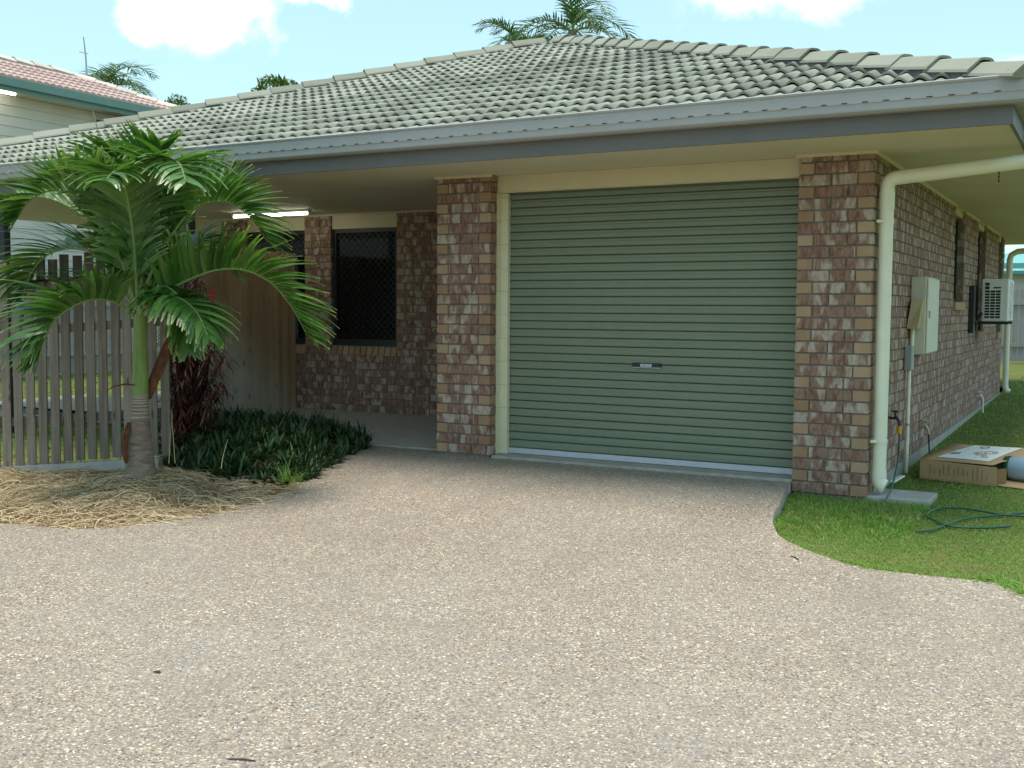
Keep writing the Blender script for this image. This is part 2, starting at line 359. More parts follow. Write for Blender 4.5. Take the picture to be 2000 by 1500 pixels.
def edist(P, poly, closed=True):
    d = np.full(len(P), 1e9); n = len(poly)
    for i in range(n if closed else n-1):
        a = np.array(poly[i]); b = np.array(poly[(i+1) % n]); ab = b-a
        t = np.clip(((P-a)@ab)/max(ab@ab, 1e-9), 0, 1); d = np.minimum(d, np.linalg.norm(P-(a+t[:, None]*ab), axis=1))
    return d
def sheet(name, poly, zf, mat, step=.25, both=False, kind='structure', parent=None, skirt=None):
    """polygon in plan cut into strips and lifted to zf(x, y)"""
    bm = bmesh.new(); bm.faces.new([bm.verts.new((x, y, 0)) for x, y in poly]); bmesh.ops.triangulate(bm, faces=bm.faces[:])
    A = np.array(poly)
    for ax in ((1, 0) if both else (1,)):
        lo, hi = A[:, ax].min(), A[:, ax].max(); c = lo+step
        while c < hi:
            pc = (0, c, 0) if ax == 1 else (c, 0, 0); pn = (0, 1, 0) if ax == 1 else (1, 0, 0)
            bmesh.ops.bisect_plane(bm, geom=bm.verts[:]+bm.edges[:]+bm.faces[:], plane_co=pc, plane_no=pn, dist=1e-5); c += step
    P = np.array([(v.co.x, v.co.y) for v in bm.verts]); Z = zf(P)
    for v, z in zip(bm.verts, Z): v.co.z = z
    bmesh.ops.recalc_face_normals(bm, faces=bm.faces[:])
    bm.normal_update()
    for f in bm.faces:
        if f.normal.z < 0: f.normal_flip()
    bmesh.ops.dissolve_degenerate(bm, dist=1e-5, edges=bm.edges[:])
    me = bpy.data.meshes.new(name); bm.to_mesh(me); bm.free()
    for p in me.polygons: p.use_smooth = True
    if parent is None: return put(name, me, None, mat=mat, kind=kind)
    return put(name, me, parent, mat=mat)

# ------------------------------------------------------------------ the ground
W0, PW = 3.1175, .5334; XR = W0+PW                      # garage opening's right edge, pillar width, side wall plane
def zdrive(P): return -.018-.112*smooth01(-P[:, 1]/2.6)
def zlawn(P): return -.115+.009*np.clip(P[:, 1], -3, 12)
def dz(y): return float(zdrive(np.array([[0, y]]))[0])
def pix(x, y):
    z = -.08
    for _ in range(6): p = onZ(x, y, z); z = dz(p[1])
    return (float(p[0]), float(p[1]))
def smoothpoly(pts, n=6):
    out = []; m = len(pts)
    for i in range(m-1):
        p0, p1, p2, p3 = (np.array(pts[max(0, min(m-1, i+k))]) for k in (-1, 0, 1, 2))
        for j in range(n):
            t = j/n; out.append(tuple(.5*((2*p1)+(-p0+p2)*t+(2*p0-5*p1+4*p2-p3)*t*t+(-p0+3*p1-3*p2+p3)*t**3)))
    out.append(tuple(pts[-1])); return out
lawn_edge = [(W0+.0, -.02), (W0+.005, -.12)]+smoothpoly([pix(*q) for q in [(1523, 985), (1510, 1010), (1513, 1030), (1530, 1052), (1600, 1083), (1700, 1110), (1850, 1128), (1940, 1135), (1975, 1148), (2000, 1165)]], 5)
lawn_edge += [(5.12, -3.3), (5.6, -5.), (6.4, -8), (7.5, -14)]
bed_edge = smoothpoly([(-9, -4.6), (-3, -4.15)]+[pix(*q) for q in [(0, 1022), (150, 1033), (300, 1022), (450, 998), (560, 962), (600, 935), (640, 905), (700, 878), (727, 862)]]+[(-1.35, .72), (-2.0, .9)], 5)
big = 400
put('ground', mesh('ground', [(-big, -big, -.34), (big, -big, -.34), (big, big, -.34), (-big, big, -.34)], [(0, 1, 2, 3)]), mat='lawn_soil', kind='structure')
bfront = [p for p in bed_edge if p[1] < .2]; bback = [p for p in bed_edge if p[1] >= .2]; tq = (.2-bfront[-1][1])/(bback[0][1]-bfront[-1][1]); bx_mid = bfront[-1][0]+(bback[0][0]-bfront[-1][0])*tq
drive_poly = [(x, y) for x, y in bfront]+[(bx_mid, .2), (.0, .2), (0, .02), (PW, .02), (PW, .2), (W0, .2)]+lawn_edge+[(-9, -14)]
# the bed runs left to right, then the house, then the lawn edge back to the camera
drive = sheet('driveway', drive_poly, zdrive, 'aggregate', .2)
sk = MB()
for poly in (lawn_edge,):
    for a, b in zip(poly[:-1], poly[1:]):
        sk.add([(a[0], a[1], dz(a[1])-.002), (b[0], b[1], dz(b[1])-.002), (b[0], b[1], -.25), (a[0], a[1], -.25)], [(0, 1, 2, 3)])
        k = .0
sk.put('driveway_edge', drive, 'concrete', recalc=False)
lawn_poly = [(x+.004, y) for x, y in lawn_edge]+[(16, -14), (16, 34), (-3, 34), (-3, 12.0), (XR, 12), (XR, .6), (XR, -.02)]
lawn = sheet('lawn', lawn_poly, zlawn, 'lawn_soil', .5)
A0, A1 = atD(-90, 915, 8.95), atD(312, 891, 8.78)
FL0 = A1+(A0-A1)*3.2
bed_poly = bed_edge+[(-3.72, .95), (-3.72, .5), (-2.6, -1.0), (float(A1[0])-.1, float(A1[1])+.06), (float(FL0[0]), float(FL0[1])+.06), (-9, -3.2)]
bm_in = np.array(bed_poly)
palm_base = onZ(277, 916, .06)
def zbed(P):
    d = edist(P, bed_edge, False)
    return zdrive(P)-.03+.05*smooth01(d/.6)+.11*np.exp(-((P[:, 0]-palm_base[0])**2+(P[:, 1]-palm_base[1])**2)/.16)+.018*np.sin(P[:, 0]*7.3+P[:, 1]*3)*np.sin(P[:, 1]*8.1-P[:, 0]*2)*smooth01(d/.3)
bed = sheet('garden_bed', bed_poly, zbed, 'soil', .14, True)
porch = sheet('porch_floor', [(-.0, .18), (0, 2.62), (-7.6, 2.62), (-7.6, .9)]+bback[::-1]+[(bx_mid-.004, .18)], lambda P: np.full(len(P), .004), 'porch_floor', 3.)
MB().box((bx_mid+.01, .172, -.06), (-.002, .183, .002)).put('porch_edge', porch, 'threshold')
sheet('yard_lawn', [(-30, -6), (-9, -5.2), (-9, -3.18), (float(FL0[0]), float(FL0[1])+.08), (float(A1[0])-.1, float(A1[1])+.08), (-2.62, -.98), (-3.74, .52), (-3.74, .92), (-7.6, .92), (-7.6, 2.6), (-5.6, 2.6), (-5.6, 30), (-30, 30)], lambda P: np.full(len(P), -.10), 'lawn_soil', 6.)
pth = [onZ(*q, -.06) for q in [(-120, 800), (250, 772), (330, 762), (330, 832), (250, 823), (30, 808), (-120, 806)]]
npt = len(pth); put('path', mesh('path', [(p[0], p[1], -.06) for p in pth]+[(p[0], p[1], -.16) for p in pth], [tuple(reversed(range(npt)))]+[(i, (i+1) % npt, npt+(i+1) % npt, npt+i) for i in range(npt)]), mat='concrete', kind='structure')
MB().box((-7.598, .902, -.3), (-2.05, 2.6, -.004)).put('porch_slab', porch, 'threshold')

# ------------------------------------------------------------------ the house
house = empty('brick_house', (0, 0, 0), 'low brick house with grey tiled hip roof, green roller door and porch', 'house')
B = .086; SOF = 2.38; YB = 2.6; YE = -.87; XE = XR+.925; HT = 28
def brickmesh(l, d, header, name='brick'):
    """front at local y=0 going back to y=d, x 0..l, z 0..0.076; arris chamfered"""
    return MB().cham((0, 0, 0), (l, d, .076), .0035).me(name)
BM = {}
def bmesh_for(l, d, header):
    k = (round(l, 3), round(d, 3), header)
    if k not in BM:
        BM[k] = brickmesh(l, d, header); BM[k].materials.append(MAT['brick_header' if header else 'brick'])
    return BM[k]
nbrick = 0; rest = MB()
def lay(l, d, header, M, parent, single):
    global nbrick
    jig = Matrix.Translation((random.uniform(-.0012, .0012), random.uniform(-.002, .002), random.uniform(-.0012, .0012)))
    if single:
        put('brick', bmesh_for(l, d, header), parent, mtx=M @ jig); nbrick += 1
    else:
        Mj = M @ jig; c = .003
        x0, x1, y0, y1, z0, z1 = 0, l, 0, d, 0, .076
        V = [(x0, c, z0), (x1, c, z0), (x1, c, z1), (x0, c, z1), (x0+c, y0, z0+c), (x1-c, y0, z0+c), (x1-c, y0, z1-c), (x0+c, y0, z1-c), (x0, y1, z0), (x1, y1, z0), (x1, y1, z1), (x0, y1, z1)]
        rest.add([Mj @ Vector(v) for v in V], [(4, 5, 6, 7), (0, 1, 5, 4), (1, 2, 6, 5), (2, 3, 7, 6), (3, 0, 4, 7), (0, 8, 9, 1), (1, 9, 10, 2), (2, 10, 11, 3), (3, 11, 8, 0)], 1 if header else 0)
def fit(length, first):
    """split a run into bricks: list of (x, l, header)"""
    out = []; x = 0; l = first
    while x < length-.02:
        l = min(l, length-x)
        if length-x-l < .05: l = length-x
        out.append((x, l, l < .15)); x += l+.01; l = .23
    return out
# -- pillars (front faces): the mortar core is the part, its bricks are sub-parts
rowA = [(0, .11, True), (.12, .23, False), (.36, PW-.36, False)]
rowB = [(0, .23, False), (.24, PW-.24-.12, False), (PW-.11, .11, True)]
def pillar(x0, low, side):
    mb = MB(); r = .012
    mb.box((x0+r, r, low*B-.25), (x0+PW-r, .2 if side else .112, SOF)); p = mb.put('pillar', house, 'mortar')
    for k in range(low, 28):
        z = k*B+.005; hgt = .076
        row = rowA if (k % 2 == 0) else rowB
        for i, (x, l, h) in enumerate(row):
            if z+hgt > SOF+.03: continue
            last = (i == 2)
            d = .11
            if side and last: d = .11 if row is rowA else .23
            lay(l, d, h, Matrix.Translation((x0+x, 0, z)), p, True)
    return p
pillar(0, 0, False); pillar(W0, -1, True)
# -- side wall (receding): first bricks singly are too slim to pick apart, so joined
Z90 = Matrix.Rotation(R(90), 4, 'Z')
side_open = [(4.5, 5.35, 1.36), (6.75, 7.7, 1.0), (9.55, 10.2, .95)]
core = MB(); r = .010; ys = [.2]+[v for o in side_open for v in o[:2]]+[10.5]
for i in range(0, len(ys), 2): core.box((XR-.2, ys[i], -.02), (XR-r, ys[i+1], SOF))
for a, b, zb in side_open: core.box((XR-.2, a, -.02), (XR-r, b, zb))
sidewall = core.put('wall', house, 'mortar', label='long side wall with conduit and meter box')
for k in range(0, 28):
    z = k*B+.005
    if z+.076 > SOF+.03: continue
    seg = []
    s0 = .12 if k % 2 == 0 else .24
    ends = [(s0, None)]
    cuts = [(a, b) for a, b, zb in side_open if z+.076 > zb]
    cur = s0; spans = []
    for a, b in cuts: spans.append((cur, a)); cur = b
    spans.append((cur, 10.5))
    for a, b in spans:
        for x, l, h in fit(b-a, .23 if (k % 2 == 0) or a > s0 else .23):
            # alternate courses shift half a brick through the start offset
            lay(l, .10, l < .15, Matrix.Translation((XR, a+x, z)) @ Z90, None, False)
# -- porch back wall
bw_open = [(-4.55, -3.6, .80), (-3.2, -2.23, .80), (-5.45, -4.96, .80)]
core = MB(); xs = [(-5.6, -5.45), (-4.96, -4.55), (-3.6, -3.2), (-2.23, 0)]
for a, b in xs: core.box((a+.002, YB+r, 0), (b-.002, YB+.2, SOF))
for a, b, zb in bw_open: core.box((a, YB+r, 0), (b, YB+.03, zb-.10)); core.box((a, YB+.0305, 0), (b, YB+.2, zb-.004))
backwall = core.put('wall', house, 'mortar', label='shaded back wall of the porch with dark windows')
nback = 0
for k in range(0, 28):
    z = k*B+.005
    if z+.076 > SOF+.03: continue
    cuts = sorted((a, b) for a, b, zb in bw_open if z+.076 > zb-.115)
    cur = -5.6; spans = []
    for a, b in cuts: spans.append((cur, a)); cur = b
    spans.append((cur, 0))
    for a, b in spans:
        for x, l, h in fit(b-a, .23 if k % 2 == 0 else .11):
            vis = -3.75 < a+x < -1.75
            one = vis and nbrick < 318
            lay(l, .10, l < .15, Matrix.Translation((a+x, YB, z)), backwall, one)
bk = put('brickwork', rest.me('brickwork', recalc=False), house, mat=['brick', 'brick_header'], kind='stuff')
# -- slab edge along the side wall
MB().box((XR-.2, .24, -.3), (XR+.012, 10.52, -.004)).put('slab_edge', house, 'threshold')
# -- windows on the porch
def window(name_lbl, a, b, z0, z1, y, screen=True):
    f = MB(); t = .045
    f.box((a, y, z0), (a+t, y+.06, z1)); f.box((b-t, y, z0), (b, y+.06, z1)); f.box((a+t, y, z0), (b-t, y+.06, z0+t+.03)); f.box((a+t, y, z1-t), (b-t, y+.06, z1))
    wdw = f.put('window', house, 'dark_metal')
    MB().box((a+t, y+.035, z0+t+.03), (b-t, y+.045, z1-t)).put('pane', wdw, 'glass_dark')
    if screen:
        g = MB(); n = 0; s = .085; H = z1-z0-.1; Wd = b-a-2*t
        def bar(x0, zz0, x1, zz1):
            d = Vector((x1-x0, 0, zz1-zz0)); 
            if d.length < .02: return
            nrm = Vector((-d.z, 0, d.x)).normalized()*.0022; p = Vector((x0, y+.012, zz0)); q = Vector((x1, y+.012, zz1)); e = Vector((0, .004, 0))
            g.add([p-nrm, p+nrm, q+nrm, q-nrm, p-nrm+e, p+nrm+e, q+nrm+e, q-nrm+e], [(0, 1, 2, 3), (4, 7, 6, 5), (0, 3, 7, 4), (1, 5, 6, 2)])
        c = -H
        while c < Wd:
            # rising and falling diagonals clipped to the opening
            lo, hi = max(0, c), min(Wd, c+H)
            if hi > lo: bar(a+t+lo, z0+.06+(lo-c), a+t+hi, z0+.06+(hi-c)); bar(a+t+lo, z0+.06+H-(lo-c), a+t+hi, z0+.06+H-(hi-c))
            c += s
        g.put('security_screen', wdw, 'black_plastic', recalc=False)
    return wdw
for a, b, zb in bw_open:
    window('', a+.004, b-.004, zb, 2.2, YB+.05)
    MB().box((a+.003, YB+.03, 2.203), (b-.003, YB+.1, SOF-.002)).put('lintel_panel', house, 'cream')
    n = int(round((b-a)/.086)); 
    for i in range(n):
        if a < -5: continue
        M_ = Matrix.Translation((a+(i+.5)*(b-a)/n, YB-.012, zb-.115)) @ Matrix.Rotation(R(-14), 4, 'X')
        mm = BM.get('sill')
        if mm is None: mm = MB().cham((-.0385, 0, 0), (.0385, .12, .105), .004).me('sill_brick'); mm.materials.append(MAT['brick_header']); BM['sill'] = mm
        put('sill_brick', mm, house, mtx=M_)
# -- side windows
for a, b, zb in side_open:
    f = MB(); x = XR-.075; t = .04
    f.box((x-.05, a, zb), (x, a+t, 2.3)); f.box((x-.05, b-t, zb), (x, b, 2.3)); f.box((x-.05, a+t, zb), (x, b-t, zb+t)); f.box((x-.05, a+t, 2.3-t), (x, b-t, 2.3))
    wd = f.put('window', house, 'dark_metal'); MB().box((x-.03, a+t, zb+t), (x-.022, b-t, 2.3-t)).put('pane', wd, 'glass_dark')
    MB().box((XR-.1, a+.002, 2.302), (XR-.03, b-.002, SOF-.002)).put('lintel_panel', house, 'cream')
    MB().box((XR-.08, a+.01, zb-.09), (XR+.03, b-.01, zb-.006)).put('window_sill', house, 'brick_header')
# -- garage door: slats, rail, handle
door = MB().box((PW-.05, .262, .0), (W0+.1, .29, 2.26)).put('garage_door', house, 'dark_metal')
pitch = .0686; prof = [(.020, 0), (.012, .003), (.002, .0065), (.0, .012), (.0, .040), (.003, .044), (.0045, .052), (.0045, .060), (.009, .0655), (.020, pitch-.001), (.024, pitch-.001), (.024, 0)]
sm = MB().extr(prof, (PW-.04, 0, 0), (W0+.09, 0, 0), (0, 1, 0), (0, 0, 1)).me('slat'); sm.materials.append(MAT['door_green'])
for i in range(32): put('slat', sm, door, loc=(0, .237+random.uniform(-.0006, .0006), .055+i*pitch))
MB().cham((PW-.04, .222, .006), (W0+.09, .262, .054), .004).put('bottom_rail', door, 'alu')
h0, h1 = onY(1236, 714, .23), onY(1291, 714, .23)
hb = MB(); zc = .807; hb.cham((h0[0], .212, zc-.016), (h1[0], .238, zc+.016), .004, 0)
mx = (h0[0]+h1[0])/2; hb.box((mx-.048, .2105, zc-.012), (mx+.048, .2115, zc+.010), 1)
for i in range(7): hb.box((mx-.036+i*.0105, .2098, zc-.004), (mx-.030+i*.0105, .2104, zc+.004+.002*(i % 2)), 0)
hb.cham((h0[0], .218, zc-.024), (h1[0], .236, zc-.0165), .002, 1)
hb.put('handle', door, ['black_plastic', 'alu'])
# -- jamb, header, threshold
jm = MB(); zb = .0
for i in range(12):
    z0 = .004+i*.2; z1 = min(z0+.1985, 2.236)
    if z1 > z0: jm.cham((PW-.03, .19, z0), (.598, .235, z1), .001); jm.box((PW-.03, .113, z0), (PW-.002, .1895, z1))
jm.put('door_jamb', house, 'jamb_paint')
MB().box((PW-.002, .12, 2.238), (W0, .2, SOF-.002)).put('door_header', house, 'cream')
MB().box((PW, .115, 2.232), (W0, .14, 2.2375)).put('header_trim', house, 'cream')
MB().cham((PW+.002, .02, -.1), (W0-.002, .3, .003), .006).put('threshold', house, 'threshold')
# -- soffit, cornice, fascia, gutter
sf = MB(); sf.box((-7.5, YE, SOF), (XE, 2.7, SOF+.012)); sf.box((-5.6, 2.702, SOF), (XE, 12.3, SOF+.012)); sf.put('soffit', house, 'soffit')
MB().box((-7.5, 2.45, SOF-.05), (-5.6, 2.49, SOF-.002)).put('rear_beam', house, 'fascia_shaded_grey')
cn = MB(); t = .02
def cput():
    global cn
    cn.put('cornice', house, 'cream'); cn = MB()
for x0 in (0, W0):
    cn.extr([(0, 0), (-t, t), (0, t)], (x0-t, 0, SOF-t), (x0+PW+(t if x0 == 0 else t), 0, SOF-t), (0, 1, 0), (0, 0, 1)); cput()
spans = [.0]+[v for o in side_open for v in o[:2]]+[10.5]
for i in range(0, len(spans), 2): cn.extr([(0, 0), (t, t), (0, t)], (XR+.0005, spans[i], SOF-t), (XR+.0005, spans[i+1], SOF-t), (1, 0, 0), (0, 0, 1)); cput()
cn.extr([(0, 0), (-t, t), (0, t)], (-5.6, YB-.001, SOF-t), (0, YB-.001, SOF-t), (0, 1, 0), (0, 0, 1))
cn.put('cornice', house, 'cream')
fz0, fz1 = SOF-.018, 2.585
fa = MB(); fa.box((-7.64, YE-.022, fz0), (XE+.022, YE, fz1)); fa.box((XE, YE+.001, fz0), (XE+.022, 12.3, fz1)); fa.put('fascia', house, 'fascia_shaded_grey')
GY = YE-.022; gp = [(0, 0), (.075, -.002), (.098, .012), (.102, .055), (.108, .060), (.110, .132), (.118, .138), (.122, .150), (.112, .156), (.100, .150), (.100, .02), (.01, .01)]
g = MB(); gz = 2.475
pl0 = [(-7.64, GY-a, gz+b) for a, b in gp]; pl1 = [(XE+.022+a, GY-a, gz+b) for a, b in gp]; pl2 = [(XE+.022+a, 12.3, gz+b) for a, b in gp]; n = len(gp)
g.add(pl0+pl1+pl2, [(i, (i+1) % n, n+(i+1) % n, n+i) for i in range(n)]+[(n+i, n+(i+1) % n, 2*n+(i+1) % n, 2*n+i) for i in range(n)])
gut = g.put('gutter', house, 'gutter_grey')
sl_ = MB(); x = -7.5
while x < XE: sl_.box((x, GY-.1105, gz+.062), (x+.035, GY-.107, gz+.068)); x += .125
sl_.put('gutter_slots', gut, 'underlay', kind='stuff')
# -- roof
SLP = .357; AN = math.atan(SLP); ca_, sa_ = math.cos(AN), math.sin(AN); EY, EZ, EXL, EXR = -.955, 2.565, -7.62, XE+.06
SR = EXR+EY; SL = EXL-EY; half = (EXR-EXL)/2; AX = (EXL+EXR)/2; AY = EY+half; AZ = EZ+half*SLP
rm = MB()
d = .012; bx = [(EXL, EY, EZ-d), (EXR, EY, EZ-d), (AX, AY, AZ-d), (EXR, 14, EZ-d), (AX, 14, AZ-d), (EXL, 14, EZ-d)]
rm.add(bx, [(0, 1, 2), (1, 3, 4, 2), (0, 2, 4, 5)]); roof = rm.put('roof', house, 'underlay', recalc=False)
rs = MB(); rs.add([(EXR, EY, EZ+.03), (AX, AY, AZ+.03), (AX, 14, AZ+.03), (EXR, 14, EZ+.03)], [(0, 3, 2, 1)]); rs.add([(EXL, EY, EZ+.03), (AX, AY, AZ+.03), (AX, 14, AZ+.03), (EXL, 14, EZ+.03)], [(0, 1, 2, 3)]); rs.put('side_slopes', roof, 'roof_tile', recalc=False)
TW, TG = .252, .3245; LEN = .385
def tile_geo():
    us = []
    for rr in range(2):
        for q in (0, .13, .25, .38, .5, .62, .75, .87): us.append((rr+q)*TW/2)
    us.append(TW)
    def h(u):
        s = (u/(TW/2)) % 1.0; c = math.cos(math.pi*(s-.5)*1.08); return .036*(.5-.5*math.cos(2*math.pi*s))**.75
    V = []; F = []; n = len(us)
    for (v, lift) in ((0, .036), (LEN, .002)):
        for u_ in us: V.append((u_, v, h(u_)+lift))
    for u_ in us: V.append((u_, .001, h(u_)*.97+.036-.016))
    F += [(i, i+1, n+i+1, n+i) for i in range(n-1)]; F += [(2*n+i, 2*n+i+1, i+1, i) for i in range(n-1)]
    return V, F
TV, TF = tile_geo()
tm = mesh('roof_tile', TV, TF, True); tm.materials.append(MAT['roof_tile'])
for p in tm.polygons: p.use_smooth = p.index < len(TF)//2
cand = []
RX = Matrix.Rotation(AN, 4, 'X')
for i in range(20):
    v0 = i*TG-.03
    for j in range(-1, 52):
        X0 = EXL+j*TW; Y0 = EY+v0*ca_; Z0 = EZ+v0*sa_
        def okR(x, y): return x+y <= SR
        def okL(x, y): return x-y >= SL
        cs = [(X0, Y0), (X0+TW, Y0), (X0, Y0+LEN*ca_), (X0+TW, Y0+LEN*ca_)]
        a = [okR(*c) and okL(*c) for c in cs]
        if not any(a): continue
        dd = np.linalg.norm(np.array([X0, Y0, Z0])-CAM); cand.append((dd, X0, Y0, Z0, all(a)))
cand.sort(key=lambda c: c[0]); trest = MB()
for idx, (dd, X0, Y0, Z0, full) in enumerate(cand):
    Mt = Matrix.Translation((X0, Y0, Z0)) @ Matrix.Translation((0, random.uniform(-.003, .003), random.uniform(-.002, .003))) @ RX @ Matrix.Rotation(random.uniform(-.004, .004), 4, 'Y')
    me_ = tm
    if not full:
        bm = bmesh.new(); bm.from_mesh(tm)
        for sgn, lim in ((1, SR), (-1, -SL)):
            # sgn*X + Y <= lim
            nrm = Vector((sgn, ca_, -sa_)); k = lim-sgn*X0-Y0; co = nrm*(k/nrm.length_squared)
            bmesh.ops.bisect_plane(bm, geom=bm.verts[:]+bm.edges[:]+bm.faces[:], plane_co=co, plane_no=nrm, clear_outer=True)
        if not bm.faces: bm.free(); continue
        me_ = bpy.data.meshes.new('roof_tile'); bm.to_mesh(me_); bm.free(); 
    if idx < 300: put('roof_tile', me_, roof, mtx=Mt, mat='roof_tile')
    else: trest.add([Mt @ v.co for v in me_.vertices], [tuple(p.vertices) for p in me_.polygons])
MB().box((EXL+.2, EY+.075, EZ-.02), (EXR-.3, EY+.09, EZ+.05)).put('eave_filler', roof, 'hip_tile')
tr_ = trest.me('far_roof_tiles', recalc=False); put('far_roof_tiles', tr_, roof, mat='roof_tile', kind='stuff')
# hip caps
def hipcaps(corner, apex, parent, mat, bed, step=.40, wid=.125, name='hip_tile', overshoot=.0):
    c, a = Vector(corner), Vector(apex); ax = (a-c).normalized(); L_ = (a-c).length
    sx = ax.cross(Vector((0, 0, 1))).normalized(); up = sx.cross(ax).normalized()
    w_ = wid; prof = [(-w_, -.052), (-w_*.95, -.034), (-w_*.36, .036), (-w_*.18, .043), (w_*.18, .043), (w_*.36, .036), (w_*.95, -.034), (w_, -.052)]
    mb = MB(); n = len(prof); ln = step+.05
    V = [(x_, 0, z_+.030) for x_, z_ in prof]+[(x_*.94, ln, z_*.92+.004) for x_, z_ in prof]+[(x_*.88, .002, z_-.016+.030) for x_, z_ in prof]
    mb.add(V, [(i, i+1, n+i+1, n+i) for i in range(n-1)]+[(2*n+i, 2*n+i+1, i+1, i) for i in range(n-1)])
    me_ = mb.me(name, recalc=False); me_.materials.append(MAT[mat])
    k = int(L_/step)
    for i in range(k):
        p = c+ax*(i*step-overshoot)
        Mx = Matrix(((sx.x, ax.x, up.x, p.x), (sx.y, ax.y, up.y, p.y), (sx.z, ax.z, up.z, p.z), (0, 0, 0, 1))) @ Matrix.Rotation(random.uniform(-.02, .02), 4, 'Z') @ Matrix.Translation((0, 0, random.uniform(-.004, .004)))
        put(name, me_, parent, mtx=Mx)
    b = MB(); b.extr([(-w_*.98, -.13), (-w_*.86, -.02), (w_*.86, -.02), (w_*.98, -.13)], c+ax*.16, a, sx, up); b.put('hip_bedding', parent, bed)
    e = MB(); e.add([c+ax*(.02-overshoot)+sx*x_*.93+up*(z_+.025) for x_, z_ in prof], [tuple(range(n))]); e.add([c+ax*(.12-overshoot)+sx*x_*.93+up*(z_+.022) for x_, z_ in prof], [tuple(reversed(range(n)))]); e.put('hip_end', parent, mat, recalc=False)
up_ = .068
hipcaps((EXR+.02, EY-.02, EZ+up_), (AX, AY, AZ+up_), roof, 'hip_tile', 'hip_bedding', overshoot=.05)
hipcaps((EXL, EY, EZ+up_), (AX, AY, AZ+up_), roof, 'hip_tile', 'hip_bedding', overshoot=.05)

# end cap of the right hip
# -- porch posts
for px in (370, 9):
    p = onY(px, 450, -.72); MB().cham((p[0]-.04, -.76, -.05), (p[0]+.04, -.68, SOF-.001), .006).put('porch_post', house, 'post_dark')
# -- downpipes
def arc(c, a0, a1, rad, e1, e2, n=6):
    return [tuple(Vector(c)+Vector(e1)*rad*math.cos(a0+(a1-a0)*i/n)+Vector(e2)*rad*math.sin(a0+(a1-a0)*i/n)) for i in range(n+1)]
PX, PY, PR = XR+.065, .12, .05
dp = MB()
top = [(PX, PY, .0+z) for z in (.05, .06, 1.1, 2.12, 2.13)]+arc((PX+.06, PY, 2.135), math.pi, math.pi/2+.05, .06, (1, 0, 0), (0, 0, 1), 5)+[(PX+.08, PY-.0, 2.1975), (PX+.4, PY-.0, 2.222), (XE+.04, PY-.0, 2.266), (XE+.05, PY-.0, 2.268), (XE+.08, PY, 2.33), (XE+.08, PY, 2.5)]
dp.tube(top, PR, 16)
dp.tube([(PX, PY, 1.98), (PX, PY, 2.10)], PR+.004, 16)
dp.tube([(PX, PY, .11), (PX, PY, .06)]+arc((PX+.065, PY-.0, .05), math.pi, math.pi+1.25, .065, (1, 0, 0), (0, 0, 1), 6), [PR+.004]*9, 16)
pipe = dp.put('downpipe', house, 'pipe_cream', True, label='cream downpipe on the garage corner')
for z in (.32, 1.89): MB().tube([(PX, PY, z-.012), (PX, PY, z+.012)], PR+.004, 16).cham((PX-.055, PY-.075, z-.011), (PX-.01, PY-.045, z+.011), .003).put('pipe_bracket', pipe, 'pipe_cream')
ch = MB(); cp = onY(1951, 331, PY-.03)
for i in range(6): ch.cham((cp[0]-.004-(i % 2)*.002, PY-.012, cp[2]-.012-i*.014), (cp[0]+.004+(i % 2)*.002, PY-.006, cp[2]-i*.014), .0015)
ch.tube([(cp[0], PY, cp[2]-.02), (cp[0], PY, cp[2]+.03)], .004, 6)
ch.put('hanging_chain', pipe, 'dark_metal')
d2 = MB(); q = (XR+.065, 10.62)
d2.tube([(q[0]+.06, q[1]-.0, .0), (q[0]+.01, q[1], .04), (q[0], q[1], .12), (q[0], q[1], .13), (q[0], q[1], 2.04), (q[0], q[1], 2.05), (q[0]+.02, q[1], 2.13), (q[0]+.10, q[1], 2.18), (XE-.02, q[1], 2.24), (XE+.05, q[1], 2.30), (XE+.06, q[1], 2.45)], .045, 12)
d2.put('downpipe', house, 'pipe_cream', True, label='distant cream downpipe at the back corner')
print('BRICKS', nbrick, 'TILES', len(cand))

# ------------------------------------------------------------------ things on the house
lt = empty('fluorescent_light', tuple(onZ(530, 419, 2.33)), 'lit white fluorescent tube under the porch ceiling', 'light')
a, b = onZ(455, 423, 2.335), onZ(605, 416, 2.335); yl = (a[1]+b[1])/2
MB().cham((a[0], yl-.03, 2.352), (b[0], yl+.03, SOF-.002), .004).put('batten', lt, 'white_plastic')
tb = MB().tube([(a[0]+.02, yl, 2.332), (b[0]-.02, yl, 2.332)], .016, 12).put('tube', lt, 'tube_glow', True)
for x in (a[0], b[0]-.02): MB().cham((x, yl-.014, 2.31), (x+.02, yl+.014, 2.3515), .003).put('tube_holder', lt, 'white_plastic')
# meter box
mbx = empty('meter_box', (XR, 1.75, .9), 'beige electricity meter box with tan side cover on the brick side wall', 'meter box')
MB().cham((XR+.002, 1.70, .89), (XR+.125, 2.36, 1.545), .006).put('cabinet', mbx, 'meter_beige')
MB().cham((XR+.1255, 1.71, .90), (XR+.142, 2.35, 1.535), .005).put('cabinet_door', mbx, 'meter_beige')
MB().cham((XR+.142, 1.76, 1.20), (XR+.152, 1.79, 1.26), .002).put('latch', mbx, 'box_grey')
cv = MB(); V = [(XR+.004, 1.52, 1.11), (XR+.09, 1.52, 1.11), (XR+.09, 1.698, 1.11), (XR+.004, 1.698, 1.11), (XR+.03, 1.58, 1.355), (XR+.115, 1.60, 1.35), (XR+.115, 1.698, 1.35), (XR+.03, 1.698, 1.355)]
cv.add(V, [(3, 2, 1, 0), (4, 5, 6, 7), (0, 1, 5, 4), (1, 2, 6, 5), (2, 3, 7, 6), (3, 0, 4, 7)]); cv.put('side_cover', mbx, 'meter_cover')
